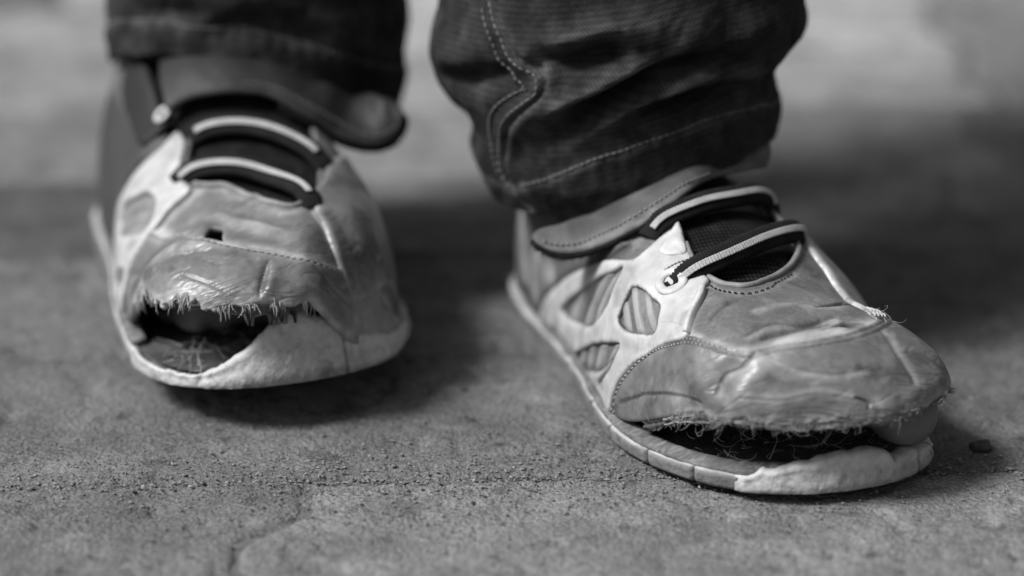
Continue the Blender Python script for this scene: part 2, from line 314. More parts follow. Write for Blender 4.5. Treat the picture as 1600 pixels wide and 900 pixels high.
M = dict(
 suede=mat('grey_suede', .12, .5, .22, 50, .2, 1700, wear=.45, dirt=.03, spec=.3, fine=(900,.8,1.2), crease=True, spots=[(.035,100,.57,.45),(.28,170,.60,.3)]),
 leather=mat('grey_leather', .135, .36, .25, 40, .10, 1300, wear=.46, dirt=.03, spec=.42, fine=(420,.85,1.15), crease=True, spots=[(.035,110,.56,.5),(.3,190,.60,.35)]),
 white=mat('worn_white_synthetic', .42, .5, .16, 50, .2, 900, wear=.66, dirt=.05, spec=.4, fine=(300,.88,1.1), spots=[(.16,90,.57,.5)]),
 rib=mat('ribbed_grey_synthetic', .22, .55, .25, 90, .2, 1200, wear=.4, dirt=.05),
 quarter=mat('dull_grey_synthetic', .11, .6, .25, 50, .25, 900, wear=.4, dirt=.03),
 darkquarter=mat('dark_grey_synthetic', .05, .6, .25, 50, .25, 900, wear=.16, dirt=.02),
 shadedstrap=mat('shaded_strap_leather', .015, .6, .22, 60, .3, 1100, wear=.05, dirt=.01),  # strap leather of the left shoe with the trouser shadow painted into its colour
 lightthread=mat('pale_fibre', .5, .9, .25, 200, 0, spec=.1),
 knit=mat('black_knit', .022, .95, .3, 120, .4, 1800, spec=.1, wear=.12, extra=weave(4.6, 4.6, .3)),
 lace=mat('black_lace_cord', .016, .9, .3, 200, .5, 2500, spec=.12),
 stripe=mat('white_lace_thread', .42, .9, .15, 300, .5, 2500, spec=.1),
 strap=mat('grey_strap_leather', .058, .6, .22, 60, .3, 1100, wear=.3, dirt=.03),
 pile=mat('black_hook_pile', .012, .95, .3, 300, .5, 2500, spec=.1),
 sole=mat('dirty_sole_rubber', .2, .8, .4, 70, .6, 700, dirt=.035, wear=.5, spots=(.09, 300, .56, .75)),
 bumper=mat('white_toe_rubber', .42, .85, .28, 90, .9, 600, dirt=.05, wear=.6, spots=[(.2,330,.60,.5),(.12,120,.57,.55)], fine=(500,.85,1.15)),
 tread=mat('dark_tread_rubber', .05, .85, .3, 90, .4, 700),
 welt=mat('grey_welt', .08, .8, .3, 80, .4, 900, wear=.35, dirt=.03),
 insole=mat('dusty_insole', .07, .95, .45, 90, .6, 700, spec=.1),
 thread=mat('frayed_thread', .3, .9, .3, 200, 0, spec=.1),
 stitch=mat('stitch_thread', .24, .9, .3, 200, 0, spec=.1),
 seamthread=mat('denim_stitch_thread', .15, .9, .35, 300, 0, spec=.1),
 denim=mat('dark_denim', .016, .92, .45, 35, .35, 1500, spec=.12, wear=.12, dirt=.008, fine=(800,.5,1.5), extra=weave(6.3, 4.0, .72, True)),
 skin=mat('skin', .12, .55, .15, 60, .2, 900, spec=.35),
 nail=mat('toe_nail', .42, .35, .1, 60, .1, 900),
 eyelet=mat('white_eyelet_plastic', .48, .5, .25, 200, .15, 900),
 metal=mat('steel_ring', .5, .3, .1, 200, .05, 900),
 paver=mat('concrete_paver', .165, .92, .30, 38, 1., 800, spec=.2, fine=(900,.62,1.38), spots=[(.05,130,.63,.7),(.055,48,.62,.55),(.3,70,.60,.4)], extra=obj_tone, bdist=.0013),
 sand=mat('joint_sand', .13, .95, .5, 200, .9, 1200, spec=.1, fine=(1800,.5,1.4)),
 crumb=mat('dark_stone', .06, .9, .5, 500, .6, 1500, spec=.2),
 grit=mat('grit', .19, .95, .6, 500, .4, 1800, spec=.1),
)
# ---------------------------------------------------------------- object helpers
def link(o, parent=None):
    COL.objects.link(o)
    if parent is not None: o.parent = parent
    return o
def thing(name, loc, label, cat, group=None):
    o = bpy.data.objects.new(name, None); o.location = loc; o.empty_display_size = .02; link(o)
    o['label'] = label; o['category'] = cat
    if group: o['group'] = group
    return o
def base_of(p):
    v = Vector((0,0,0))
    while p is not None: v += p.location; p = p.parent
    return np.array(v)
def mesh(name, V, F, m, parent=None, smooth=True, uv=None, attrs=None, kind=None, solid=None, label=None):
    me = bpy.data.meshes.new(name)
    V = np.asarray(V, float) - base_of(parent)
    me.from_pydata(V.tolist(), [], [tuple(map(int, f)) for f in F]); me.validate()
    if smooth: me.polygons.foreach_set('use_smooth', np.ones(len(me.polygons), bool))
    me.materials.append(M[m])
    if uv is not None:
        ul = me.uv_layers.new(name='UVMap'); vi = np.zeros(len(me.loops), np.int32); me.loops.foreach_get('vertex_index', vi)
        ul.data.foreach_set('uv', np.asarray(uv, np.float32)[vi].ravel())
    for k, a in (attrs or {}).items():
        at = me.attributes.new(k, 'FLOAT', 'POINT'); at.data.foreach_set('value', np.asarray(a, np.float32))
    me.update()
    o = link(bpy.data.objects.new(name, me), parent)
    if kind: o['kind'] = kind
    if label: o['label'] = label
    if solid:
        md = o.modifiers.new('thickness', 'SOLIDIFY'); md.thickness = solid; md.offset = -1
    return o
def inside(P, poly):
    x, y = P[:,0], P[:,1]; c = np.zeros(len(P), bool); n = len(poly); j = n-1
    for i in range(n):
        xi, yi = poly[i]; xj, yj = poly[j]
        if yi != yj:
            c ^= ((yi > y) != (yj > y)) & (x < (xj-xi)*(y-yi)/(yj-yi)+xi)
        j = i
    return c
def cdt(outline, holes, step, extra=None):
    """triangulated fill of an outline with holes; returns points, faces, distance from the border"""
    loops = [np.asarray(outline, float)] + [np.asarray(h, float) for h in holes]
    lo, hi = loops[0].min(0), loops[0].max(0)
    gx, gy = np.meshgrid(np.arange(lo[0], hi[0], step), np.arange(lo[1], hi[1], step*.866)); gx[1::2] += step*.5
    G = np.stack([gx.ravel(), gy.ravel()], 1); G += RNG.uniform(-.12, .12, G.shape)*step
    if extra is not None: G = np.vstack([G, extra])
    k = inside(G, loops[0])
    for h in loops[1:]: k &= ~inside(G, h)
    G = G[k]
    D = np.full(len(G), 1e9)
    for l in loops: D = np.minimum(D, segdist(G, np.vstack([l, l[:1]])))
    G = G[D > step*.45]
    P = [Vector(p) for l in loops for p in l.tolist()]; E = []; o = 0
    for l in loops:
        n = len(l); E += [(o+i, o+(i+1)%n) for i in range(n)]; o += n
    P += [Vector(p) for p in G.tolist()]
    vs, es, fs, *_ = delaunay_2d_cdt(P, E, [], 0, 1e-5)
    V = np.array([tuple(v) for v in vs]); F = np.array(fs)
    c = V[F].mean(1); k = inside(c, loops[0])
    for h in loops[1:]: k &= ~inside(c, h)
    F = F[k]
    a = V[F]; ar = np.cross(a[:,1]-a[:,0], a[:,2]-a[:,0]); F[ar < 0] = F[ar < 0][:, ::-1]
    F = F[abs(ar) > 1e-7]
    D = np.full(len(V), 1e9)
    for l in loops: D = np.minimum(D, segdist(V, np.vstack([l, l[:1]])))
    return V, F, D
def border(F):
    e = {}
    for f in F:
        for i in range(3):
            a, b = int(f[i]), int(f[(i+1)%3])
            if (b, a) in e: del e[(b, a)]
            else: e[(a, b)] = 1
    return list(e)
def panel(name, S, pose, outline, holes, step, T, m, parent, wear=None, dirt=None, grooves=(), lift=None, wall=True, kind=None, solid=None, label=None, edge=.45):
    """a cut piece of upper material laid on the last: real thickness, rounded border, stitched grooves"""
    ex = []
    for Lg, amp, wid in grooves:
        if wid < 1.3:
            q = resample(Lg, .6); t = np.gradient(q, axis=0); t /= np.linalg.norm(t, axis=1)[:,None]; nn = np.stack([-t[:,1], t[:,0]], 1)
            ex += [q, q+nn*wid, q-nn*wid, q+nn*wid*2, q-nn*wid*2]
    P, F, D = cdt(outline, holes, step, np.vstack(ex) if ex else None)
    off = T - edge*np.exp(-(D/.5)**2)*(1 if T > 0 else 0)
    for Lg, amp, wid in grooves: off = off + amp*np.exp(-(segdist(P, Lg)/wid)**2)
    if lift is not None: off = off + lift(P)
    V = S.surf(P, off)
    at = {}
    for k, f in (('wear', wear), ('dirt', dirt)):
        at[k] = np.clip(f(P, D), 0, 1) if f else np.zeros(len(P))
    uv = P.copy()
    if wall:
        eb = border(F); idx = sorted({a for e in eb for a in e}); mp = {a: len(P)+i for i, a in enumerate(idx)}
        Vb = S.surf(P[idx], np.full(len(idx), min(T-.8, -.5)))
        V = np.vstack([V, Vb]); uv = np.vstack([uv, P[idx]])
        for k in at: at[k] = np.r_[at[k], at[k][idx]]
        F = [tuple(f) for f in F] + [(b, a, mp[a], mp[b]) for a, b in eb]
    else: F = [tuple(f) for f in F]
    if pose is not None:
        V = pose(V)
        if pose.m < 0: F = [tuple(reversed(f)) for f in F]
    else: V = V*.001
    # the last's frame is left-handed against the world for the unmirrored pose
    if pose is not None: F = [tuple(reversed(f)) for f in F] if FLIP else F
    return mesh(name, V, F, m, parent, uv=uv, attrs=at, kind=kind, solid=solid, label=label)
FLIP = False
def tube(paths, r, n=5, taper=False):
    """joined thin tubes along 3D paths (metres)"""
    V = []; F = []
    for pth in paths:
        pth = np.asarray(pth, float)
        rr = r if np.isscalar(r) else 1
        t = np.gradient(pth, axis=0); t /= np.maximum(np.linalg.norm(t, axis=1), 1e-12)[:,None]
        up = np.array([.3,.2,.93]); a = np.cross(t, up); a /= np.maximum(np.linalg.norm(a, axis=1), 1e-9)[:,None]; b = np.cross(t, a)
        o = len(V); K = len(pth)
        for i in range(K):
            q = rr*(1 if not taper else (1-.75*i/(K-1)))
            for j in range(n):
                c, s_ = math.cos(2*math.pi*j/n), math.sin(2*math.pi*j/n); V.append(pth[i]+q*(c*a[i]+s_*b[i]))
        for i in range(K-1):
            for j in range(n):
                F.append((o+i*n+j, o+i*n+(j+1)%n, o+(i+1)*n+(j+1)%n, o+(i+1)*n+j))
        F.append(tuple(o+j for j in range(n))[::-1]); F.append(tuple(o+(K-1)*n+j for j in range(n)))
    return np.array(V), F
def ribbon(C, Nn, half_w, half_t, ns=18, sect=None):
    """closed oval sweep: centre line C, surface normals Nn; returns V, F and the angle of each vertex"""
    C = np.asarray(C); t = np.gradient(C, axis=0); t /= np.linalg.norm(t, axis=1)[:,None]
    s_ = np.cross(t, Nn); s_ /= np.linalg.norm(s_, axis=1)[:,None]; n2 = np.cross(s_, t)
    V = []; F = []; K = len(C)
    ang = np.linspace(0, 2*np.pi, ns, endpoint=False) if sect is None else sect
    ns = len(ang)
    for i in range(K):
        hw = half_w if np.isscalar(half_w) else half_w[i]; ht = half_t if np.isscalar(half_t) else half_t[i]
        for a in ang:
            ca, sa = math.cos(a), math.sin(a)
            V.append(C[i]+s_[i]*hw*math.copysign(abs(ca)**.75, ca)+n2[i]*ht*math.copysign(abs(sa)**.75, sa))
    cl = sect is None
    for i in range(K-1):
        for j in range(ns if cl else ns-1):
            F.append((i*ns+j, i*ns+(j+1)%ns, (i+1)*ns+(j+1)%ns, (i+1)*ns+j))
    if cl:
        F.append(tuple(range(ns))[::-1]); F.append(tuple((K-1)*ns+j for j in range(ns)))
    return np.array(V), F
def stitches(name, S, pose, L, off, parent, m='stitch', length=1.5, gap=.9, r=.28, groove=0):
    Q = resample(crom(L, 8, False), .25); paths = []; n = len(Q); k = 0; ln = int(length/.25); gp = int(gap/.25)
    while k+ln < n:
        seg = Q[k:k+ln+1:2] if ln >= 4 else Q[k:k+ln+1]
        h = off+.25*np.sin(np.linspace(0, np.pi, len(seg)))-.1
        V = S.surf(seg, h); paths.append(pose(V) if pose else V*.001); k += ln+gp
    V, F = tube(paths, r*.001, 5)
    return mesh(name, V, F, m, parent, kind='stuff')
# ---------------------------------------------------------------- the two shoes
def gauss(L, w): return lambda P: np.exp(-(segdist(P, L)/w)**2)
def arc(c, r, a0, a1, n): t = np.radians(np.linspace(a0, a1, n)); return np.stack([c[0]+r*np.cos(t), c[1]+r*np.sin(t)], 1)
def out_normals(O_):
    n = np.roll(O_,-1,0)-np.roll(O_,1,0); n = np.stack([n[:,1], -n[:,0]], 1); n /= np.linalg.norm(n, axis=1)[:,None]
    return n if ((O_-O_.mean(0))*n).sum() > 0 else -n
OUTR = resample(OUT, .7, True); OUTN = out_normals(OUTR)
def spring(x, a): return a*np.clip((x-150)/42, 0, 1.3)**2
def sole_parts(parent, pose, hfun, cracks, seed, toe_up):
    O_, N_ = OUTR, OUTN; n = len(O_); s_ = np.arange(n)*.7
    h = hfun(O_[:,0], O_[:,1]) + .35*fbm(s_/7., s_*0, seed, 3)
    rows = [(7,0),(3,0),(1.2,.35),(.3,1.2)] ; V = []; dirt = []
    crk = np.zeros(n)
    for (cx, cy, wd) in cracks: crk = np.maximum(crk, np.exp(-(np.hypot(O_[:,0]-cx, O_[:,1]-cy)/wd)**2))
    def row(ins, z, k, jitter=.12):
        j = jitter*fbm(s_/2.5, s_*0+z*3, seed+5, 3)
        P = O_ - N_*(ins + (.9+.4*np.sin(z*2.2))*crk*k + j)[:,None]; V.append(np.c_[P, z+spring(O_[:,0], toe_up)])
    for ins, z in rows: row(ins, np.full(n, z), 1 if z > .3 else 0); dirt.append(np.full(n, .55 if z < .5 else .3))
    for t in (.3,.45,.6,.75,.9):
        row(.05+.25*math.sin(t*6), np.maximum(h*t, 1.4+.1*t), 1); dirt.append(np.clip(crk*1.0 + .12 + .2*(t < .4), 0, 1))
    row(.35, h-.15, .9); dirt.append(crk*.9)
    row(.9, h, .8); dirt.append(crk*.7)
    row(2.6, h, .2); dirt.append(crk*.3)
    row(3.1, h-.5, 0); dirt.append(np.full(n, .3))
    row(3.4, np.minimum(h-.6, 4.), 0); dirt.append(np.full(n, .4))
    row(5.5, np.full(n, 3.6), 0); dirt.append(np.full(n, .4))
    R = len(V); V = np.vstack(V); F = []
    for r in range(R-1):
        for i in range(n): F.append((r*n+i, r*n+(i+1)%n, (r+1)*n+(i+1)%n, (r+1)*n+i))
    wear = np.zeros(len(V)); wear[(R-6)*n:(R-3)*n] = .8
    orient = -1
    if pose.m < 0: F = [f[::-1] for f in F]
    so = mesh('midsole', pose(V), F, 'sole', parent, attrs=dict(dirt=np.concatenate(dirt), wear=wear))
    # outsole underneath with tread lugs
    P, F2, D = cdt(O_[::4]-N_[::4]*1.6, [], 4.)
    lug = np.where((np.sin(P[:,0]*.55) > .2) & (D > 3), -0., .0)
    mesh('outsole', pose(np.c_[P, -.25+spring(P[:,0], toe_up)+lug]), [tuple(f) for f in F2], 'tread', parent)
    # insole
    P, F2, D = cdt(O_[::3]-N_[::3]*3.2, [], 1.6)
    z = 4.6+.8*fbm(P[:,0]/5, P[:,1]/5, seed, 4)+spring(P[:,0], toe_up)
    mesh('insole', pose(np.c_[P, z]), [tuple(f) for f in F2], 'insole', parent)
    return h
def wall_strip(name, parent, pose, i0, i1, hfun, lean, m, seed, off=1.0, thick=3.4, rag=1., toe_up=0., dirtx=(), z0=.9):
    """rubber strip round part of the toe with a torn upper edge (indices run along OUTR)"""
    n = len(OUTR); idx = np.arange(i0, i1) % n; O_, N_ = OUTR[idx], OUTN[idx]; K = len(idx); u = np.linspace(0, 1, K); s_ = np.arange(K)*.7
    h = hfun(u, O_) + rag*(fbm(s_/3.2, s_*0, seed, 4)+.35*np.abs(fbm(s_/1.1, s_*0, seed+3, 2)))
    endt = np.clip(np.minimum(u, 1-u)*K*.7/3.5, .12, 1)
    V = []; dirt = []; wear = []
    crk = np.zeros(K)
    for c, wd in dirtx: crk = np.maximum(crk, np.exp(-((u-c)*K*.7/wd)**2))
    def row(o, z, d, w_):
        j = .34*fbm(s_/1.6, s_*0+o+z.mean()*.8, seed+1, 4)+.3*fbm(s_/7., s_*0+z.mean()*.3, seed+2, 2)
        P = O_+N_*((o*endt + j - .8*crk) - lean*np.clip(z-3, 0, 99))[:,None]; V.append(np.c_[P, z+spring(O_[:,0], toe_up)]); dirt.append(np.clip(d+crk*.8,0,1)); wear.append(np.full(K, w_))
    for t in (0,.08,.2,.35,.5,.65,.8,.92): row(off*(.55+.45*math.sin(math.pi*min(1, t*1.4+.1)**.7)) if t < .7 else off*.75, z0+(h-z0)*t, .35 if t < .15 else (.06 if t<.6 else 0), .0 if t < .6 else .5)
    row(off*.35, h-.05, 0, .9); row(-thick*.35, h+.15, 0, .9); row(-thick*.7, h-.15, .1, .6); row(-thick, h-1.0, .35, 0); row(-thick-.2, np.full(K, z0), .5, 0)
    R = len(V); V = np.vstack(V); F = []
    for r in range(R-1):
        for i in range(K-1): F.append((r*K+i, r*K+i+1, (r+1)*K+i+1, (r+1)*K+i))
    F.append(tuple(r*K for r in range(R))); F.append(tuple(r*K+K-1 for r in range(R))[::-1])
    if pose.m < 0: F = [f[::-1] for f in F]
    return mesh(name, pose(V), F, m, parent, attrs=dict(dirt=np.concatenate(dirt), wear=np.concatenate(wear)))
def iat(x, y): return int(np.hypot(OUTR[:,0]-x, OUTR[:,1]-y).argmin())
def lace(parent, S, pose, P, hw=3.4, ht=1.6, lift=2.0, ends=(-3.5,-3.5), name='lace'):
    Q = resample(crom(P, 10, False), 1.0); u = np.linspace(0, 1, len(Q))
    off = lift + ends[0]*np.exp(-(u/.05)**2) + ends[1]*np.exp(-((1-u)/.05)**2)
    S0 = S.raw(Q); Nn = S.normal(Q); C = S0+Nn*off[:,None]
    # the cord bridges the throat: smooth its height
    for _ in range(25): C[1:-1] = .5*C[1:-1]+.25*(C[:-2]+C[2:])
    N2 = Nn.copy()
    for _ in range(30): N2[1:-1] = .5*N2[1:-1]+.25*(N2[:-2]+N2[2:])
    N2 = N2+np.array([.75,0,0]); N2 /= np.linalg.norm(N2, axis=1)[:,None]
    Cw = pose(C); Nw = N2@pose.M
    Cf = resample(Cw, .0003); Nf = np.stack([np.interp(np.linspace(0,1,len(Cf)), np.linspace(0,1,len(Nw)), Nw[:,i]) for i in range(3)], 1)
    k = np.arange(len(Cf)); rib = 1+.05*np.sin(k*2.1)
    V, F = ribbon(Cf, Nf, hw*.001*rib, ht*.001*rib, 20)
    o = mesh(name, V, F, 'lace', parent)
    sec = np.radians(np.linspace(81, 99, 7)); 
    sl_ = slice(9, -16); Cf, Nf, rib, k = Cf[sl_], Nf[sl_], rib[sl_], k[sl_]
    V, F = ribbon(Cf, Nf, (hw+.25)*.001*rib, (ht+.3)*.001*(1+.16*np.abs(np.sin(k*1.05))), sect=sec)
    F = [f for f in F]
    mesh('lace_stripe', V, F, 'stripe', o, solid=.0003)
    return o
def ring(name, c, n, r0, r1, m, parent, seg=40, sec=12, sq=.6):
    n = np.asarray(n, float); n /= np.linalg.norm(n); a = np.cross(n, [.2,.1,.97]); a /= np.linalg.norm(a); b = np.cross(n, a); V = []; F = []
    for i in range(seg):
        t = 2*math.pi*i/seg; d = a*math.cos(t)+b*math.sin(t)
        for j in range(sec):
            p = 2*math.pi*j/sec; V.append(c+d*(r0+r1*math.cos(p))+n*r1*sq*math.sin(p))
    for i in range(seg):
        for j in range(sec): F.append((i*sec+j, ((i+1)%seg)*sec+j, ((i+1)%seg)*sec+(j+1)%sec, i*sec+(j+1)%sec))
    return mesh(name, np.array(V), F, m, parent)
def strap(parent, side, thick=2.2):
    lo, up = [crom(e, 6, False)*.001 for e in STRAP[side]]
    K = 110; lo = resample(lo, 1e-3); up = resample(up, 1e-3)
    f = lambda e: np.stack([np.interp(np.linspace(0,1,K), np.linspace(0,1,len(e)), e[:,i]) for i in range(3)], 1)
    lo, up = f(lo), f(up); W = 14; V = []; uv = []; wear = []
    mid = (lo+up)/2; t = np.gradient(mid, axis=0); t /= np.linalg.norm(t, axis=1)[:,None]
    nn = np.cross(t, up-lo); nn /= np.maximum(np.linalg.norm(nn, axis=1), 1e-9)[:,None]
    if (nn[:,1].mean()) > 0: nn = -nn
    for _ in range(10): nn[1:-1] = .5*nn[1:-1]+.25*(nn[:-2]+nn[2:])
    nn[-16:] = nn[-17]; nn[:4] = nn[4]
    for i in range(K):
        for j in range(W+1):
            v = j/W; bul = .0016*math.sin(math.pi*v)*min(1, (K-1-i)/14); ed = -.0007*math.exp(-(min(v, 1-v)*9)**2)
            V.append(lo[i]*(1-v)+up[i]*v+nn[i]*(bul+ed+.0004*float(fbm(np.array([i/7.]), np.array([v*3]), 4., 2)[0]))); uv.append((i, j)); wear.append(.45*math.exp(-(v*7)**2)+.25*float(vnoise(np.array([i/9.]), np.array([v*2.]), 2.)[0]+.5))
    F = [(i*(W+1)+j, (i+1)*(W+1)+j, (i+1)*(W+1)+j+1, i*(W+1)+j+1) for i in range(K-1) for j in range(W)]
    V = np.array(V); fn = np.cross(V[F[50][1]]-V[F[50][0]], V[F[50][3]]-V[F[50][0]])
    if fn@nn[3] < 0: F = [q[::-1] for q in F]
    o = mesh('strap', V, F, 'strap' if side == 'R' else 'shadedstrap', parent, uv=uv, attrs=dict(wear=np.clip(wear,0,1), dirt=np.zeros(len(V))), solid=thick*.001)
    # hook pile under the free end: ragged dark layer peeping out below the edge
    a = int(K*.45); V = []; 
    for i in range(a, K):
        e = .0006+.0009*RNG.random()
        dn = (lo[i]-up[i]); dn /= max(np.linalg.norm(dn), 1e-9)
        V += [lo[i]+dn*e*.7-nn[i]*.0024, lo[i]*.4+up[i]*.6-nn[i]*.0028]
    n = K-a; F = [(2*i, 2*i+2, 2*i+3, 2*i+1) for i in range(n-1)]
    mesh('hook_pile', np.array(V), F, 'pile', o, solid=.0012)
    ii = RNG.integers(a, K, 260); dd = lo[ii]-up[ii]; dd /= np.maximum(np.linalg.norm(dd, axis=1), 1e-9)[:,None]
    hairs('hook_bristles', lo[ii]-nn[ii]*.0026, dd+RNG.normal(size=dd.shape)*.35, RNG.uniform(.0008,.0024,260), .0001, o, 'pile', curl=.5, sag=0)
    # edge stitching
    paths = []; i = int(K*.3)
    while i < K-6:
        seg = [lo[k]*.86+up[k]*.14+nn[k]*.0010 for k in (i, i+1)]; paths.append(np.array([seg[0], (seg[0]+seg[1])/2+nn[i]*.0002, seg[1]])); i += 2
    V, F = tube(paths, .00022, 5); mesh('stitching', V, F, 'stitch', o, kind='stuff')
    return o
def hairs(name, roots, dirs, lens, rad, parent, m='thread', curl=.5, sag=.3):
    paths = []
    for p, d, l in zip(roots, dirs, lens):
        d = np.array(d, float); d /= np.linalg.norm(d); pts = [np.array(p)]; k = 7; ax = RNG.normal(size=3)*curl
        for i in range(k):
            d = d+np.cross(ax, d)*.35+RNG.normal(size=3)*.12*curl+np.array([0,0,-sag*.12]); d /= np.linalg.norm(d); pts.append(pts[-1]+d*l/k)
        paths.append(np.array(pts))
    V, F = tube(paths, rad, 4, True)
    return mesh(name, V, F, m, parent, kind='stuff')
def ragged(a0, a1, n, seed, amp, base=70.):
    """lower border of the toe cap in the flat pattern, torn between the two angles"""
    t = np.linspace(a0, a1, n); r = base + amp*(1.6*fbm(t/5., t*0, seed, 3)+.9*fbm(t/1.3, t*0, seed+2, 2))
    t = np.radians(t); return np.stack([B+r*np.cos(t), r*np.sin(t)], 1)
OPENING_BACK = [(103,-24),(88,-33),(60,-38),(32,-32),(20,0),(32,32),(60,38),(88,35),(102,31)]
def foot(parent, pose, pose_leg, toes, shin):
    V = []; F = []
    def ell(c, r):
        o = len(V); n, k = 18, 12
        for i in range(k+1):
            for j in range(n):
                a, b_ = math.pi*i/k, 2*math.pi*j/n; V.append((c[0]+r[0]*math.sin(a)*math.cos(b_), c[1]+r[1]*math.sin(a)*math.sin(b_), c[2]+r[2]*math.cos(a)))
        for i in range(k):
            for j in range(n): F.append((o+i*n+j, o+(i+1)*n+j, o+(i+1)*n+(j+1)%n, o+i*n+(j+1)%n))
    ell((42,0,30),(34,25,23)); ell((75,-2,34),(40,26,24)); ell((110,0,27),(42,29,19)); ell((140,1,20),(30,33,12.5)); ell((122,-4,32),(32,22,14))
    for c, r in toes: ell(c, r); ell(((c[0]+140)/2+4, c[1]*.9, c[2]+1), (20, r[1]*.92, r[2]*.9))
    for k in range(9):
        t = k/8; ell((46-6*t, 0+shin*t, 45+70*t), (27-2*t, 23-1*t, 22))
    o = mesh('foot', pose(np.array(V)), F if pose.m > 0 else [f[::-1] for f in F], 'skin', parent)
    md = o.modifiers.new('blend', 'REMESH'); md.mode = 'VOXEL'; md.voxel_size = .0014; md.use_smooth_shade = True
    ms = o.modifiers.new('smooth', 'SMOOTH'); ms.factor = .6; ms.iterations = 8
    return o
def shoe_right():
    """the shoe on the wearer's left foot (right in the photograph)"""
    D_ = UV['R']; pose = POSE_R; S = Last(); base = pose(np.array([[0,0,0]]))[0]
    sh = thing('worn_shoe', base, 'worn grey and white shoe planted flat, frayed toe cap parted from the sole', 'shoe', 'torn shoes on the walking person')
    c = lambda k, n=8, cl=False: crom(D_[k], n, cl)
    S.strokes = [(c('wr1'), -1.1, 1.8), (c('wr1')+[4,1], .9, 2.4), (c('wr2'), -.6, 2.2), (c('wr3'), -.6, 1.6), (c('capcrease'), -1.2, 4.), (c('capcrease')+[4,6], .8, 4.),
                 (np.array([(176,14),(172,20),(168,27)]), -.9, 2.), (np.array([(170,-24),(165,-12),(163,2)]), .5, 4), (np.array([(186,-46),(200,-38),(210,-20),(214,0)]), .7, 6),
                 (np.array([(196,10),(203,20),(203,32)]), -.8, 5), (np.array([(165,-62),(180,-50),(192,-50)]), -.6, 4.5)]
    toe_up = 2.2
    hf = lambda x, y: 5.6 - .8*np.clip((x-160)/25, 0, 1) + .5*np.cos(x/16.)
    sole_parts(sh, pose, hf, [(107,-36.8,.5),(121,-38.6,.5),(138,-39,.5),(156.5,-35.5,.55),(171.5,-28,.5),(185,-14.5,.6),(92,-35.7,.3)], 1., toe_up)
    i0, i1 = iat(181,-20), iat(172,40)
    if i1 < i0: i1 += len(OUTR)
    wall_strip('toe_bumper', sh, pose, i0, i1, lambda u, O_: np.interp(u, [0,.1,.25,.42,.54,.6,.63,.67,.87,1], [4.2,6.6,8.8,10.8,10.4,9.4,6.6,8.0,5.8,4.8]), .06, 'bumper', 2., off=1.3, thick=4.5, rag=1.0, toe_up=toe_up, dirtx=((.78,.5),(.9,.3)))
    # welt ledge between sole wall and upper, medial and lateral
    for (a, b_) in ((iat(60,-35), iat(190,3)), (iat(172,40), iat(60,36))):
        if b_ < a: b_ += len(OUTR)
        idx = np.arange(a, b_) % len(OUTR); O_, N_ = OUTR[idx], OUTN[idx]; sarc = np.arange(len(idx))*.7
        C = np.c_[O_-N_*(3.2+.5*fbm(sarc/6, sarc*0, 8.)) [:,None], hf(O_[:,0], O_[:,1])+.7+.5*fbm(sarc/8, sarc*0, 6.)+spring(O_[:,0], toe_up)]
        Nn = np.c_[N_*.25, np.full(len(idx), .97)]
        V, F = ribbon(pose(C), Nn@pose.M, .0026, .0011, 14); mesh('welt', V, F, 'welt', sh, attrs=dict(wear=RNG.random(len(V))*.5, dirt=np.zeros(len(V))))
    # upper with throat and collar opening
    thr = crom(D_['throat'], 5, False); hole = np.vstack([thr, crom(OPENING_BACK[::-1], 4, False)]); hole = resample(hole, 1.6, True)
    outl = np.vstack([arc((B,0), 69.3, -90, 90, 120), arc((A,0), 69.3, 90, 270, 90)])
    outl = resample(outl, 1.6, True); fr = outl[:,0] > 178; rg = 1+.02*fbm(outl[:,1]/2., outl[:,0]/3., 5., 3)*fr; outl = np.c_[B+(outl[:,0]-B)*rg, outl[:,1]*rg] 
    capL = c('capL'); crk_ = c('crack')[:-8]; fl1 = crom([(178,-14),(174,-4),(175,4),(171,14)], 8, False); fl2 = crom([(172,22),(174,14),(178,8)], 8, False); fl3 = crom([(166,-6),(163,4),(165,14),(162,22)], 8, False)
    wv = lambda P, D: .6*gauss(fl1+[1.5,0], 1.)(P)+.5*gauss(fl2+[-1.4,0], 1.)(P)+.4*gauss(fl3+[1.5,0], 1.2)(P)+.85*gauss(capL, 2.2)(P)+.5*gauss(c('vampseam'), 1.6)(P)+.45*gauss(c('wr1')+[4,1], 1.8)(P)+.35*gauss(c('vampedge'), 1.2)(P)+.3*np.clip(fbm(P[:,0]/9, P[:,1]/9, 2., 4)+.0, 0, 1)
    up = panel('upper', S, pose, outl, [hole], 1.35, .0, 'suede', sh, wear=wv, dirt=lambda P, D: .8*np.exp(-(segdist(P, c('quarterline'))/1.4)**2)+.95*gauss(crk_, .4)(P)+.45*gauss(c('wr1'), .7)(P)+.4*gauss(c('wr3'), .6)(P)+.35*gauss(fl1, .5)(P)+.35*gauss(fl2, .5)(P), grooves=[(c('vampedge'), -.35, .7), (crk_, -.5, .4), (c('wr1'), -.5, .6), (c('wr3'), -.4, .5), (fl1, -.45, .5), (fl2, -.4, .5), (fl3, -.35, .6)], wall=False, solid=.0016)
    # vamp border roll round the throat
    mesh_tubes = pose(S.surf(resample(thr[4:-6], .8), np.full(len(resample(thr[4:-6], .8)), .25)))
    V, F = tube([mesh_tubes], .0009, 8); mesh('throat_binding', V, F, 'suede', sh, attrs=dict(wear=np.full(len(V), .35), dirt=np.zeros(len(V))))
    stitches('stitching', S, pose, D_['vampedge'], .05, sh, 'pile', 1.4, .8, .2)
    # tongue
    tg = crom([(158,-2),(152,10),(140,21),(128,30),(112,34),(92,34),(70,34),(66,0),(70,-32),(92,-30),(112,-22),(130,-16),(146,-13),(154,-10)], 6, True)
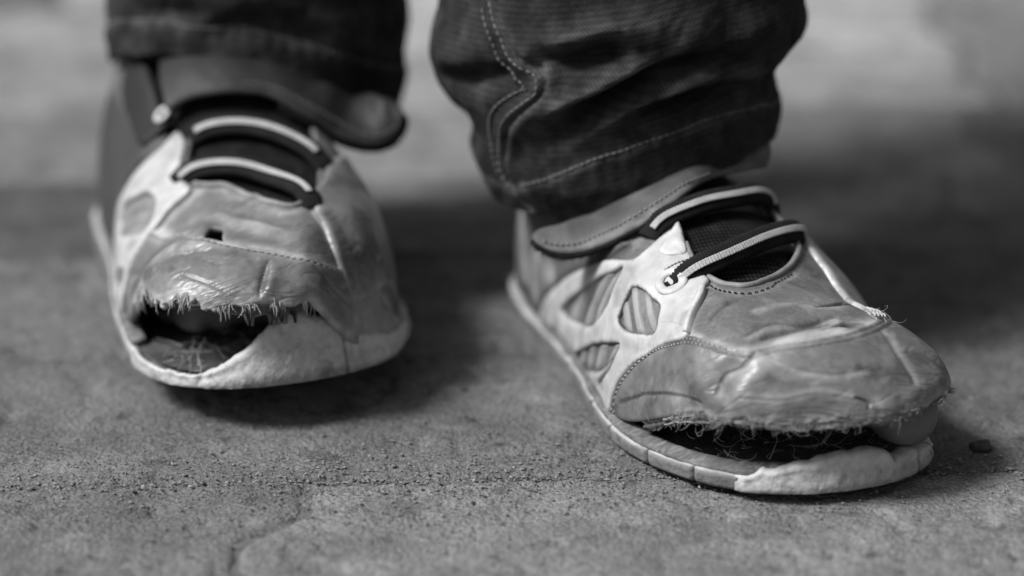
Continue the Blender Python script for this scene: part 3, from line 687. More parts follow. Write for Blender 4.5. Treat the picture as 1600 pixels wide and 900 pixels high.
    panel('tongue', S, pose, resample(tg, 1.5, True), [], 1.5, -2.6, 'knit', sh, wall=False, solid=.002, wear=lambda P, D: .6*np.clip(fbm(P[:,0]/2.2, P[:,1]/2.2, 6., 3), 0, 1), lift=lambda P: .1*fbm(P[:,0]/2, P[:,1]/2, 1., 2))
    # heel quarter
    q = crom([(118,-29),(100,-38),(80,-44),(40,-46),(10,-38),(-10,-20),(-22,0),(-22,-30),(-10,-50),(14,-62.5),(45,-69.5),(66,-69.6),(61,-66.5),(66,-64.5),(84,-57),(104,-47)], 6, True)
    panel('heel_quarter', S, pose, resample(q, 1.5, True), [], 1.7, .7, 'quarter', sh, wear=lambda P, D: .85*gauss([(20,-50),(26,-58),(38,-66)], 3.5)(P)+.75*gauss([(66,-60),(50,-60),(52,-68)], 3.)(P), dirt=lambda P, D: .9*gauss(c('quarterline'), 1.1)(P))
    # side overlay with its three windows
    cage = resample(crom(D_['cage'], 5, True), .9, True)
    wins = [resample(crom(D_[k], 5, True), .8, True) for k in ('winA','winB','winC')]
    tear = c('tear')
    edge = np.vstack([w_[np.r_[0:len(w_), 0]] for w_ in wins[1:]])
    panel('side_overlay', S, pose, cage, wins, .9, 1.35, 'white', sh, grooves=[(c('quarterline')+[2.,1.6], .25, 1.2), (tear, -1.5, .55), (crom([(151,-36),(157,-34),(163,-32)], 6, False), -.3, .3)],
          wear=lambda P, D: .5*np.exp(-(D/2.)**2), dirt=lambda P, D: .9*np.exp(-(segdist(P, tear)/.55)**2)+.30*np.clip(fbm(P[:,0]/7, P[:,1]/7, 8., 4)-.05, 0, 1)+.55*np.exp(-(np.minimum(segdist(P, wins[1]), segdist(P, wins[2]))/.35)**2)+.45*np.clip((-P[:,1]-63)/5,0,1)*np.clip(fbm(P[:,0]/4,P[:,1]/4,3.,3)+.5,0,1)+.4*np.exp(-(D/.4)**2))
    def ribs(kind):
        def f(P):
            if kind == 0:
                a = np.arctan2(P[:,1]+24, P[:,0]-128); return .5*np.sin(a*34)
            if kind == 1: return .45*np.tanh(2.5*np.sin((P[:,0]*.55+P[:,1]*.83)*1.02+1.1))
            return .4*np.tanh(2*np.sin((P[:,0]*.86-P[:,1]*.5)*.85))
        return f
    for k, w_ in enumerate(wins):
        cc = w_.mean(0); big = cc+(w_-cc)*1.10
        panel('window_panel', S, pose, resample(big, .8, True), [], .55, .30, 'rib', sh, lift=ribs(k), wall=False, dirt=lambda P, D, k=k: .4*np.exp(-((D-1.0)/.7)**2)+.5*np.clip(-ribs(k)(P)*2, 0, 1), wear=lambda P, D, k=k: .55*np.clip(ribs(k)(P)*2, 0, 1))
    panel('eyestay_tab', S, pose, resample(crom(D_['tab'], 6, True), .6, True), [], .7, 1.75, 'white', sh, wear=lambda P, D: .3+.6*np.exp(-(D/.8)**2), lift=lambda P: .35*fbm(P[:,0]/2., P[:,1]/2., 3., 3), dirt=lambda P, D: .5*np.exp(-(D/.4)**2))
    stitches('stitching', S, pose, [(137,-22.5),(137,-18),(137.5,-13.5)], 1.45, sh, 'stitch', .9, .6, .24)
    # lateral overlay seen edge-on along the ridge of the vamp
    lat = crom([(131,27.2),(140,29.5),(150,30.5),(160,29.5),(168,27.5),(171,31),(164,38),(152,45),(140,60),(128,69),(100,69),(80,66),(88,50),(104,38),(114,31),(122,29)], 6, True)
    panel('lateral_overlay', S, pose, resample(lat, 1.1, True), [], 1.3, 1.3, 'leather', sh, wear=lambda P, D: .95*np.exp(-(D/2.2)**2)+.1, dirt=lambda P, D: 0*D)
    # toe cap, torn along its lower border
    lower = ragged(68, -58, 260, 3., 1.7, 71.)
    cap = np.vstack([capL, crom([(168,31),(163,42),(157,55),(153,66)], 6, False)[1:], arc((B,0), 71, 86, 69, 12), lower, arc((B,0), 71, -59, -90, 24)[1:], [(143,-71)]])
    cap = resample(cap, .75, True)
    seam2 = resample(capL, 1.); 
    tt = np.gradient(seam2, axis=0); tt /= np.linalg.norm(tt, axis=1)[:,None]; sn = np.stack([-tt[:,1], tt[:,0]], 1)
    if ((np.array([195,-10.])-seam2.mean(0))*sn.mean(0)).sum() < 0: sn = -sn
    l1, l2 = seam2+sn*1.4, seam2+sn*3.2
    lowl = crom([(141,-66),(152,-62.5),(166,-60),(182,-54),(196,-46)], 6, False)
    cc1 = crom([(187,-16),(191,-23),(192,-31),(197,-38)], 8, False); cc2 = crom([(203,-30),(208,-16),(207,-4),(210,8)], 8, False); cc3 = crom([(190,-12),(196,-6),(199,4),(196,14)], 8, False); cc4 = crom([(178,24),(190,26),(200,30)], 8, False)
    wcap = lambda P, D: .55*gauss(cc1+[1.5,1], 1.3)(P)+.45*gauss(cc2+[-1.6,0], 1.3)(P)+.35*gauss(cc3+[1.6,0], 1.2)(P)+.4*gauss(cc4+[0,1.6], 1.3)(P)+.75*np.exp(-(segdist(P, capL)/1.8)**2)*np.clip((P[:,0]-165)/15, .35, 1)+.55*np.exp(-(segdist(P, lower)/3.5)**2)+.5*np.clip(fbm(P[:,0]/11, P[:,1]/11, 12., 4)-.05, 0, 1)+.9*gauss([(211,16),(212,21)], 2.6)(P)+.35*gauss(c('capcrease')+[4,6], 3.)(P)
    panel('toe_cap', S, pose, cap, [], .8, 1.15, 'leather', sh, wear=wcap, grooves=[(l1, -.55, .6), (l2, -.5, .6), (lowl, -.5, .6), (cc1, -.5, .6), (cc2, -.28, .8), (cc3, -.25, .7), (cc4, -.3, .7), (crom([(209,9),(211,13),(213,13.5)],5,False), -.9, .5)],
          dirt=lambda P, D: .95*np.exp(-(np.minimum(segdist(P, l1), segdist(P, l2))/.6)**2)*np.clip((188-P[:,0])/20, 0.25, 1)+.6*np.exp(-(segdist(P, capL)/.5)**2)*np.clip((178-P[:,0])/20, 0, 1)+.7*gauss(lowl, .6)(P)+.3*gauss(cc1, .6)(P)+.08*gauss(cc2, .6)(P)+.08*gauss(cc3, .5)(P)+.06*gauss(cc4, .5)(P)+.35*np.exp(-(segdist(P, lower)/1.2)**2)*(RNG.random(len(P)) < .5), lift=lambda P: .5*fbm(P[:,0]/2.5, P[:,1]/2.5, 7., 2)*np.exp(-(segdist(P, lower)/4)**2)*1.2)
    stitches('stitching', S, pose, l1[:74:3], .72, sh, 'thread', 1.4, .9, .27); stitches('stitching', S, pose, l2[:66:3], .75, sh, 'thread', 1.4, .9, .27)
    vs_ = resample(c('vampseam'), .8); tv = np.gradient(vs_, axis=0); tv /= np.linalg.norm(tv, axis=1)[:,None]; nv = np.stack([-tv[:,1], tv[:,0]], 1)
    panel('seam_strip', S, pose, np.vstack([vs_+nv*1.2, (vs_-nv*1.2)[::-1]]), [], .6, 2.0, 'white', sh, wear=lambda P, D: .5+0*D, dirt=lambda P, D: .35*np.exp(-(D/.35)**2))
    # torn lining below the cap: ribbed, hanging
    lin = np.vstack([arc((B,0), 69, -22, -88, 60), ragged(-88, -22, 160, 9., .9, 74.5)])
    panel('torn_lining', S, pose, resample(lin, .7, True), [], .8, .2, 'suede', sh, lift=lambda P: .5*np.sin(np.hypot(P[:,0]-B, P[:,1])*3.2)+.5*fbm(P[:,0]/2, P[:,1]/2, 2., 3), wear=lambda P, D: .35*np.exp(-(D/1.)**2), dirt=lambda P, D: .35+0*D, solid=.0008)
    rb = ragged(62, -66, 500, 21., 1.2, 72.0); k_ = RNG.integers(0, len(rb), 1300); P_ = rb[k_]+RNG.normal(size=(1300,2))*.8
    cl_ = fbm(k_/16., k_*0., 31., 3) > -.12; P_ = P_[cl_]
    tdir = np.stack([-(P_[:,1]), P_[:,0]-B, np.zeros(len(P_))], 1)@pose.M; tdir /= np.linalg.norm(tdir, axis=1)[:,None]
    hairs('frayed_roll', pose(S.surf(P_, RNG.normal(size=len(P_))*.6)), tdir*RNG.choice([-1,1], (len(P_),1))+RNG.normal(size=(len(P_),3))*.55, RNG.uniform(.0015,.0045,len(P_)), .00014, sh, 'stitch', curl=1.2, sag=.05)
    lin = np.vstack([arc((B,0), 68.5, 60, -24, 80), ragged(-24, 60, 220, 13., 1.3, 74.5)])
    panel('torn_lining', S, pose, resample(lin, .8, True), [], .9, -.6, 'suede', sh, lift=lambda P: .7*fbm(P[:,0]/2, P[:,1]/2, 5., 3), wear=lambda P, D: .3*np.exp(-(D/1.)**2), dirt=lambda P, D: .55+0*D, solid=.0009)
    ropes = []
    for _ in range(46):
        a0 = RNG.uniform(-72, 58); ln = RNG.uniform(6, 30); t = np.linspace(a0, min(a0+ln, 66), max(6, int(ln))); r_ = 71.2+RNG.normal()*1.1+.9*fbm(t/4., t*0, RNG.uniform(0, 99), 3)
        tr_ = np.radians(t); ropes.append(pose(S.surf(np.stack([B+r_*np.cos(tr_), r_*np.sin(tr_)], 1), RNG.uniform(-.4, .9)+.5*fbm(t/3., t*0, RNG.uniform(0, 99), 2))))
    for k_ in range(2):
        V, F = tube(ropes[k_::2], .00034 if k_ else .00020, 5); mesh('matted_threads', V, F, 'stitch' if k_ else 'thread', sh, kind='stuff')
    # bar tack on the ridge
    tk = [(166.5,27.0),(169,27.5),(172,26.6)]
    for j in range(4): stitches('bar_tack', S, pose, (np.array(tk)+[0,j*1.1-1.6]).tolist(), 1.7, sh, 'stripe', 2.2, .3, .45)
    # laces and eyelet
    lace(sh, S, pose, D_['lace1'], ends=(-3.0,-4.5)); lace(sh, S, pose, D_['lace2'], hw=3.2, ends=(-2,-4.5))
    e = np.array(D_['eye1']); ring('eyelet', pose(S.surf(e, 1.5))[0], (S.normal(e)@pose.M)[0], .0033, .0013, 'eyelet', sh); ring('eyelet_hole', pose(S.surf(e, 1.0))[0], (S.normal(e)@pose.M)[0], .0012, .0013, 'pile', sh, sq=.3)
    strap(sh, 'R')
    # frayed threads
    ed = lower; ct = RNG.integers(0, len(ed), 60); P_ = ed[np.clip(ct[RNG.integers(0, 60, 380)]+RNG.normal(size=380)*3, 0, len(ed)-1).astype(int)]; roots = pose(S.surf(P_, RNG.uniform(-.2, 1., len(P_)))); nn = S.normal(P_)@pose.M
    rad = (P_-[B,0]); rad /= np.linalg.norm(rad, axis=1)[:,None]; dn = (S.surf(P_+rad*.5)-S.surf(P_)); dn = dn@pose.M
    dn /= np.linalg.norm(dn, axis=1)[:,None]
    hairs('frayed_threads', roots, dn*.5+nn*.35+RNG.normal(size=roots.shape)*.6, .0010+.0055*RNG.random(len(roots))**3, .00010, sh, curl=.9)
    idx = RNG.integers(0, len(lower), 75); P_ = lower[idx]; P_ = P_[(P_[:,1] < 20) & (P_[:,1] > -58)]
    roots = pose(S.surf(P_, np.zeros(len(P_)))); 
    tdir = np.stack([-(P_[:,1]), P_[:,0]-B, np.zeros(len(P_))], 1)@pose.M; tdir /= np.linalg.norm(tdir, axis=1)[:,None]
    hairs('frayed_threads', roots, tdir*RNG.choice([-1,1], (len(P_),1), p=[.5,.5])*np.where(P_[:,1:2] > -6, .25, 1)+np.array([0,-.15,-.3])+RNG.normal(size=roots.shape)*.45, .003+.016*RNG.random(len(P_))**2, .00009, sh, curl=1.3, sag=.05)
    n_ = 60; q_ = np.c_[RNG.uniform(160,186,n_), RNG.uniform(-26,26,n_), RNG.uniform(7,11,n_)]; dr = RNG.normal(size=(n_,3)); dr[:,2] *= .15
    hairs('debris', pose(q_), dr, RNG.uniform(.003, .014, n_), .00011, sh, 'stitch', curl=.9, sag=.0)
    P_ = np.array(D_['tack'][1:2]*14)+RNG.normal(size=(14,2))*2.5; hairs('frayed_threads', pose(S.surf(P_, 1.2)), RNG.normal(size=(14,3))+[0,0,.3], RNG.uniform(.002,.008,14), .00010, sh, curl=.8)
    return sh
def shoe_left():
    """the shoe on the wearer's right foot (left in the photograph): toe torn open on the outer side"""
    D_ = UV['L']; pose = POSE_L; S = Last(medial_closed=True, zb_toe=27., zt=ZT_L); base = pose(np.array([[0,0,0]]))[0]
    sh = thing('worn_shoe', base, 'worn shoe with its toe torn wide open, stepping behind the other', 'shoe', 'torn shoes on the walking person')
    c = lambda k, n=8, cl=False: crom(D_[k], n, cl)
    S.strokes = [(c('wr1'), -.8, 2.4), (c('wr1')+[-3,-3], .7, 2.6), (c('wr2'), -1., 2.6), (c('wr2')+[5,1], .8, 3.), (c('wr3'), -.7, 2.2), (c('wr4'), -.9, 1.5), (c('wr4')+[1,-3], .5, 2.), (c('wr5'), -.8, 2.),
                 (np.array([(205,30),(212,10),(214,-8)]), .9, 5)]
    toe_up = 2.2
    def hf(x, y):
        g = np.clip((x-138)/16, 0, 1)*np.clip((y-2)/10, 0, 1)
        return 8.2-5.2*g+5.*np.clip((95-x)/30, 0, 1)*np.clip(y/20, 0, 1)
    sole_parts(sh, pose, hf, [(183,-18,.8),(176,-24,.6),(150,-37,.6)], 4., toe_up)
    i0, i1 = iat(128,-39), iat(182,33)
    def hb(u, O_):
        a_ = np.cumsum(np.r_[0, np.linalg.norm(np.diff(O_, axis=0), axis=1)]); d_ = np.hypot(O_[:,0]-190.5, O_[:,1]-9); k_ = d_.argmin(); s0 = a_-a_[k_]
        return np.interp(s0, [-90,-52,-36,-20,-13,-5,-1,1.5,6,13,20,27], [6,6,7.6,12.5,16.5,20.5,22,19,15.5,10,6,3.8])
    wall_strip('toe_bumper', sh, pose, i0, i1, hb, .10, 'bumper', 6., off=1.7, thick=3.6, rag=1.3, toe_up=toe_up, dirtx=((.62,.4),(.36,.3)))
    # torn light rim left standing round the opening
    j0, j1 = iat(184,30), iat(150,45)
    if j1 < j0: j1 += len(OUTR)
    wall_strip('torn_rim', sh, pose, j0, j1, lambda u, O_: np.interp(u, [0,.3,.6,.85,1], [4.2,4.4,4.8,5.6,7.5]), -.12, 'bumper', 7., off=.5, thick=1.5, rag=1.1, toe_up=toe_up)
    for (a, b_) in ((iat(60,-35), iat(150,-38)), (iat(148,45), iat(60,36))):
        if b_ < a: b_ += len(OUTR)
        idx = np.arange(a, b_) % len(OUTR); O_, N_ = OUTR[idx], OUTN[idx]
        C = np.c_[O_-N_*3.2, hf(O_[:,0], O_[:,1])+.6+spring(O_[:,0], toe_up)]
        V, F = ribbon(pose(C), np.c_[N_*.25, np.full(len(idx), .97)]@pose.M, .0026, .0011, 12); mesh('welt', V, F, 'welt', sh, attrs=dict(wear=RNG.random(len(V))*.5, dirt=np.zeros(len(V))))
    thr = crom(D_['throat'], 5, False); back = [(102,-24),(88,-33),(60,-38),(32,-32),(20,0),(32,32),(60,38),(88,35),(102,31)]
    hole = np.vstack([thr, [(120,-19)], crom(back, 4, False), [(108,27)]]); hole = resample(hole, 1.6, True)
    th0 = np.array(D_['hole']); tornhole = crom([th0[0]+[-2.5,.4],th0[0]+[-.2,-2.2],th0[1]+[.3,-1.6],th0[2]+[.6,-.6],th0[3]+[1.2,-.6],th0[3]+[1.4,.8],th0[2]+[1.8,1.4],th0[1]+[1.6,1.6],th0[0]+[.6,2.2]], 3, True); tornhole = tornhole.mean(0)+(tornhole-tornhole.mean(0))*1.35
    outl = np.vstack([arc((B,0), 69.3, -90, 90, 120), arc((A,0), 69.3, 90, 270, 90)]); outl = resample(outl, 1.6, True)
    cl = np.array(D_['capL'])[:-2]; capL = crom(np.vstack([cl, [(cl[-1][0]+2,cl[-1][1]-8),(cl[-1][0]-2,-30),(193,-44),(182,-57),(176,-66)]]), 8, False)
    wv = lambda P, D: .8*gauss(capL, 2.4)(P)+.5*gauss(c('vampseam'), 1.6)(P)+.5*gauss(c('wr2')+[5,1], 2.6)(P)+.5*gauss(c('vampedge'), 1.6)(P)+.5*gauss(c('medseam'), 1.6)(P)+.3*np.clip(fbm(P[:,0]/9, P[:,1]/9, 2., 4), 0, 1)
    panel('upper', S, pose, outl, [hole, resample(tornhole, .8, True)], 1.35, .0, 'suede', sh, wear=wv, dirt=lambda P, D: .8*np.exp(-(segdist(P, c('quarterline'))/1.4)**2), grooves=[(c('vampseam'), -.5, .6), (c('medseam'), -.5, .7)], wall=False, solid=.0016)
    tb = resample(thr[16:-14], .8); mesh_t = pose(S.surf(tb, np.full(len(tb), .2))); V, F = tube([mesh_t], .0009, 8)
    mesh('throat_binding', V, F, 'suede', sh, attrs=dict(wear=np.full(len(V), .5), dirt=np.zeros(len(V))))
    tg = crom([(170,2),(164,12),(150,17),(142,24),(132,31),(112,34),(92,34),(70,34),(66,0),(70,-32),(92,-30),(112,-24),(132,-18),(146,-13),(160,-6)], 6, True)
    panel('tongue', S, pose, resample(tg, 1.5, True), [], 1.5, -2.6, 'knit', sh, wall=False, solid=.002, wear=lambda P, D: .4*np.clip(fbm(P[:,0]/2.2, P[:,1]/2.2, 6., 3), 0, 1), lift=lambda P: .1*fbm(P[:,0]/2, P[:,1]/2, 1., 2))
    q = crom([(104,28),(98,34),(80,38),(40,42),(10,36),(-10,20),(-22,0),(-22,30),(-10,50),(14,62.5),(45,69.5),(80,69.6),(98,69),(92,60),(86,54),(94,45),(101,37)], 6, True)
    panel('heel_quarter', S, pose, resample(q, 1.5, True), [], 1.7, .7, 'darkquarter', sh, wear=lambda P, D: .5*np.exp(-(D/1.5)**2))
    an = crom([(58,30),(76,30),(96,28),(99,25),(100,30),(97,37),(84,40),(60,40)], 5, True)
    panel('strap_anchor', S, pose, resample(an, 1., True), [], 1.2, 1.9, 'shadedstrap', sh, wear=lambda P, D: .4*np.exp(-(D/1.2)**2))
    cage = crom([(107,24.8),(107.3,30.6),(104.1,37.2),(98,46.1),(88,55),(90,62),(98,70),(112,70.5),(126,70.5),(132,64),(134,56),(135.7,47),(136.7,40.4),(136,33),(135,26.5),(127.3,27.6),(120.2,26.2),(114.5,23.6)], 5, True)
    wA = resample(crom(D_['winA'], 5, True), .8, True); wC = resample(crom([(108,66),(116,61.5),(127,58),(128,61),(120,66),(112,68)], 5, True), .8, True)
    panel('side_overlay', S, pose, resample(cage, 1., True), [wA, wC], 1., 1.35, 'white', sh, wear=lambda P, D: .5*np.exp(-(D/2.)**2), dirt=lambda P, D: .3*np.clip(fbm(P[:,0]/7, P[:,1]/7, 8., 4)-.05, 0, 1)+.3*np.exp(-(D/.4)**2))
    for w_ in (wA, wC):
        cc = w_.mean(0); panel('window_panel', S, pose, resample(cc+(w_-cc)*1.1, .8, True), [], .7, .3, 'rib', sh, wall=False, lift=lambda P: .35*np.sin((P[:,0]*.5+P[:,1]*.85)*1.6))
    med = crom([(163,-2.4),(170,-3.5),(180,-5),(191,-8.5),(202,-13),(204,-20),(194,-36),(176,-54),(160,-68),(130,-69.5),(100,-69.5),(96,-58),(112,-42),(126,-28),(137,-17),(146,-12),(156,-7)], 6, True)
    panel('medial_overlay', S, pose, resample(med, 1.1, True), [], 1.3, 1.2, 'leather', sh, wear=lambda P, D: .8*np.exp(-(D/1.8)**2)*np.clip(fbm(P[:,0]/6,P[:,1]/6,1.,3)+.6,0,1), dirt=lambda P, D: 0*D)
    # toe cap with fringe of torn fibres along the opening
    notch = lambda a, a0, w_, d: d*np.exp(-((a-a0)/w_)**4)
    n = 320; a = np.linspace(88, -70, n); r = 70.5+2.8*fbm(a/5., a*0, 2., 3)+.9*fbm(a/1.4, a*0, 5., 2)
    r = np.where(a < -2, 71.5, r) - notch(a, 44, 5, 6.) + 1.6*np.sign(np.sin(a*1.7))*np.clip((a-30)/10, 0, 1) - notch(a, 24, 9, 2.) + notch(a, 50, 3, 2.) - notch(a, 62, 5, 1.5)
    t = np.radians(a); lower = np.stack([B+r*np.cos(t), r*np.sin(t)], 1)
    cap = np.vstack([capL, crom([(178,-66),(174,-68)], 3, False), lower[::-1], [(146,70),(141,69)], crom([(139,66),(137.5,60)], 3, False)]); cap = resample(cap, .8, True)
    seam = resample(capL, 1.); tt = np.gradient(seam, axis=0); tt /= np.linalg.norm(tt, axis=1)[:,None]; sn = np.stack([-tt[:,1], tt[:,0]], 1)
    if ((np.array([205,30.])-seam[:60].mean(0))*sn[:60].mean(0)).sum() < 0: sn = -sn
    l1 = seam+sn*1.5
    sl = c('wr4'); k1 = crom([(186,40),(196,34),(206,30)], 8, False); k2 = crom([(200,2),(206,-6),(207,-16)], 8, False)
    wcap = lambda P, D: .85*np.exp(-(segdist(P, capL)/2.6)**2)*np.clip(fbm(P[:,0]/5,P[:,1]/5,1.,3)+.75,0,1)+.8*np.exp(-(segdist(P, lower)/4.)**2)+.5*np.clip(fbm(P[:,0]/10, P[:,1]/10, 15., 4)-.05, 0, 1)+.5*gauss(c('wr1')+[-3,-3], 2.)(P)
    panel('toe_cap', S, pose, cap, [resample(tornhole+[1.2,.6], .8, True)] if inside(tornhole+[1.2,.6], cap).all() else [], .8, 1.1, 'leather', sh, wear=wcap, grooves=[(l1, -.5, .55), (sl, -.35, .6), (c('wr1'), -.35, .8), (c('wr5'), -.3, .8), (k1, -.25, .8), (k2, -.3, .7)], dirt=lambda P, D: .6*np.exp(-(segdist(P, l1)/.5)**2)+.25*gauss(sl, .5)(P)+.15*gauss(c('wr1'), .6)(P)+.1*gauss(k1, .6)(P)+.15*gauss(k2, .6)(P), lift=lambda P: .5*fbm(P[:,0]/2.5, P[:,1]/2.5, 7., 2)*np.exp(-(segdist(P, lower)/4)**2)*1.2)
    stitches('stitching', S, pose, l1[::3], .75, sh, 'stitch', 1.5, .8, .24)
    # dark padding hanging inside the opening
    lin = np.vstack([arc((B,0), 68, 70, 4, 60), ragged(4, 70, 140, 9., 1.6, 74)*1.0+np.c_[np.interp(np.linspace(4,70,140),[4,26,36,70],[4,4,0,0]), np.zeros(140)]])
    panel('torn_lining', S, pose, resample(lin, .8, True), [], .9, -1.2, 'suede', sh, lift=lambda P: .6*fbm(P[:,0]/2, P[:,1]/2, 2., 3), wear=lambda P, D: .5*np.exp(-(D/1.5)**2), dirt=lambda P, D: .45+0*D, solid=.0008)
    lace(sh, S, pose, D_['lace1'], ends=(-2.,-2.5)); lace(sh, S, pose, D_['lace2'], ends=(-2.,-2.5))
    e = np.array([(97,27.5)]); ring('strap_ring', pose(S.surf(e, 2.6))[0], (S.normal(e)@pose.M)[0], .0022, .0009, 'metal', sh)
    strap(sh, 'L')
    n_ = 90; q_ = np.c_[RNG.uniform(150,184,n_), RNG.uniform(2,36,n_), RNG.uniform(5.5,8,n_)]; dr = RNG.normal(size=(n_,3)); dr[:,2] *= .2
    hairs('debris', pose(q_), dr, RNG.uniform(.003, .012, n_), .00022, sh, 'stitch', curl=.25, sag=.0)
    sel = lower[(a > 2) & (a < 86)]; ct = RNG.integers(0, len(sel), 45); kk = RNG.integers(0, len(sel), 800); kk = kk[fbm(kk/9., kk*0., 41., 3) > -.02]; P_ = sel[kk]; P_ = [B,0]+(P_-[B,0])*(1-RNG.random((len(kk),1))*.04); roots = pose(S.surf(P_, RNG.uniform(-.3, 1., len(P_)))); nn = S.normal(P_)@pose.M
    rad = (P_-[B,0]); rad /= np.linalg.norm(rad, axis=1)[:,None]; dn = (S.surf(P_+rad*.5)-S.surf(P_))@pose.M; dn /= np.linalg.norm(dn, axis=1)[:,None]
    hairs('frayed_threads', roots, dn+nn*.12+RNG.normal(size=roots.shape)*.28, .0008+.0045*RNG.random(len(roots))**3, .00013, sh, 'lightthread', curl=.15)
    return sh
SHOE_R = shoe_right(); SHOE_L = shoe_left()
# ---------------------------------------------------------------- the person: two feet and two trouser legs
person = thing('person', (-.03, .74, 0), 'person in dark jeans and torn shoes, seen only from the shins down, mid-step', 'person')
foot(person, POSE_R, None, [((140,-18,14),(15,11,8)),((146,-3,13),(13,8,7)),((150,10,13),(13,7.5,7)),((180,27,19),(13,9.5,9.5)),((162,34,15),(11,6.5,7.5))], 0)
fl = foot(person, POSE_L, None, [((138,-20,15),(15,11,9)),((137,-3,13),(13,8,7)),((135,9,12),(13,7.5,6)),((133,20,11),(12,7.,6)),((128,28,10),(11,6.5,5.5))], 0)
def trouser(S, key, seam, hem_pts, parent, strokes, extra_folds, wear_l):
    S.strokes = strokes+extra_folds; S.noise = 1.3
    n, k = 420, 250; X = np.linspace(-math.pi*48, math.pi*48, n, endpoint=False)
    Y = np.concatenate([np.linspace(0, 70, 190, endpoint=False), np.linspace(70, 340, k-190)])
    gx, gy = np.meshgrid(X, Y); P = np.stack([gx.ravel(), gy.ravel()], 1)
    hp = np.array(hem_pts, float); hem_w = np.interp(P[:,0], hp[:,0], hp[:,1])-.6
    off = np.zeros(len(P))
    off += .9*(1-1/(1+np.exp(-(P[:,1]-hem_w)*2.2)))          # folded hem is thicker
    off -= .7*np.exp(-(P[:,1]/.7)**2)
    off -= .5*np.exp(-((P[:,1]-hem_w+.3)/.5)**2)*0
    if seam is not None:
        d = segdist(P, seam); side = np.exp(-(d/1.0)**2); off += 1.1*np.exp(-((d-1.6)/1.8)**2) - 1.0*np.exp(-(d/.55)**2)
    # puckers along the hem and seam
    off += .22*np.sin(P[:,0]*1.3+2*fbm(P[:,0]/6, P[:,1]/6, 1., 2))*np.exp(-((P[:,1]-hem_w)/4)**2)
    # close round the back: fade noise seam
    wr = np.clip((math.pi*48-np.abs(P[:,0]))/14, 0, 1)
    V = S.raw(P)+S.normal(P)*((S.disp(P)+off)*wr)[:,None]
    wear = .18+.55*np.clip(fbm(P[:,0]/10, P[:,1]/10, 3., 4), 0, 1)
    for L_, w_, am in wear_l: wear += am*np.exp(-(segdist(P, L_)/w_)**2)
    wear += .35*np.exp(-((P[:,1]-hem_w)/1.6)**2)+.35*np.exp(-(P[:,1]/1.2)**2)
    F = [(r*n+i, r*n+(i+1)%n, (r+1)*n+(i+1)%n, (r+1)*n+i) for r in range(k-1) for i in range(n)]
    o = mesh('trouser_leg', V*.001, F, 'denim', parent, uv=P, attrs=dict(wear=np.clip(wear, 0, 1), dirt=np.zeros(len(P))), solid=.0012)
    SS = S; class_off = .9
    hs = np.array(hem_pts)
    stitches('hem_stitching', S, None, hs.tolist(), .45, o, 'seamthread', 1.6, .7, .27)
    return o
J = UV['JR']; cj = lambda k: crom(J[k], 8, False)
tr = trouser(LEG_R, 'JR', cj('seam'), UV['JR']['hemst']+[(80,13.5),(110,13)], person,
    [(cj('v1'), -9.5, 3.4), (cj('v2'), -7.0, 3.2), (cj('v3'), -5.5, 2.4), (cj('v4'), -5.0, 3.5), (cj('r1'), 4.6, 3.6), (cj('r2'), 4.5, 4.0), (cj('r3'), 3.2, 2.8), (cj('bulge'), 3.5, 7)],
    [(np.array([(-70,46),(-50,40),(-38,44)]), 2.5, 5.), (np.array([(48,26),(70,24),(100,30)]), -4., 5.), (np.array([(-110,30),(-70,20),(-50,22)]), -3, 5.)],
    [(cj('r1'), 3, .5), (cj('r2'), 3.5, .35), (cj('r3'), 2.2, .35), (cj('seam'), 1.8, .5)])
st = cj('seam'); tt = np.gradient(st, axis=0); tt /= np.linalg.norm(tt, axis=1)[:,None]; sn = np.stack([-tt[:,1], tt[:,0]], 1)
for d in (1.7, 5.2):
    q = st+sn*d; q2 = st-sn*d
    q = q if q[:,0].mean() < q2[:,0].mean() else q2
    stitches('seam_stitching', LEG_R, None, q[::4].tolist(), 1.0 if d < 3 else .3, tr, 'seamthread', 1.6, .7, .27)
J2 = UV['JL']; cj2 = lambda k: crom(J2[k], 8, False)
tl = trouser(LEG_L, 'JL', None, [(x, 12.+.6*math.sin(x/9.)) for x in range(-100, 80, 4)], person,
    [(cj2('v1'), -2.5, 4.), (cj2('v2'), -3.5, 5.), (cj2('r1'), 3., 6.)], [(np.array([(30,40),(55,34),(90,40)]), -4, 6.)], [(cj2('r1'), 4, .2)])
# ---------------------------------------------------------------- ground: sand bed with interlocking concrete pavers
def grid_obj(name, x0, x1, y0, y1, step, zf, m, parent=None):
    xs = np.arange(x0, x1+1e-9, step); ys = np.arange(y0, y1+1e-9, step); gx, gy = np.meshgrid(xs, ys); P = np.stack([gx.ravel(), gy.ravel()], 1)
    n = len(xs); F = [(j*n+i, j*n+i+1, (j+1)*n+i+1, (j+1)*n+i) for j in range(len(ys)-1) for i in range(n-1)]
    return mesh(name, np.c_[P, zf(P)], F, m, parent)
gr = mesh('ground', [(-30,-30,-.006),(30,-30,-.006),(30,30,-.006),(-30,30,-.006)], [(0,1,2,3)], 'sand'); gr['kind'] = 'structure'
pv = grid_obj('pavement', -.8, .8, .2, 1.9, .004, lambda P: -.0018+.0010*fbm(P[:,0]*300, P[:,1]*300, 2., 3), 'sand'); pv['kind'] = 'structure'
ROT = math.radians(2.3); cr, sr = math.cos(ROT), math.sin(ROT)
PW, PH, Y0 = 145., 90., 588.
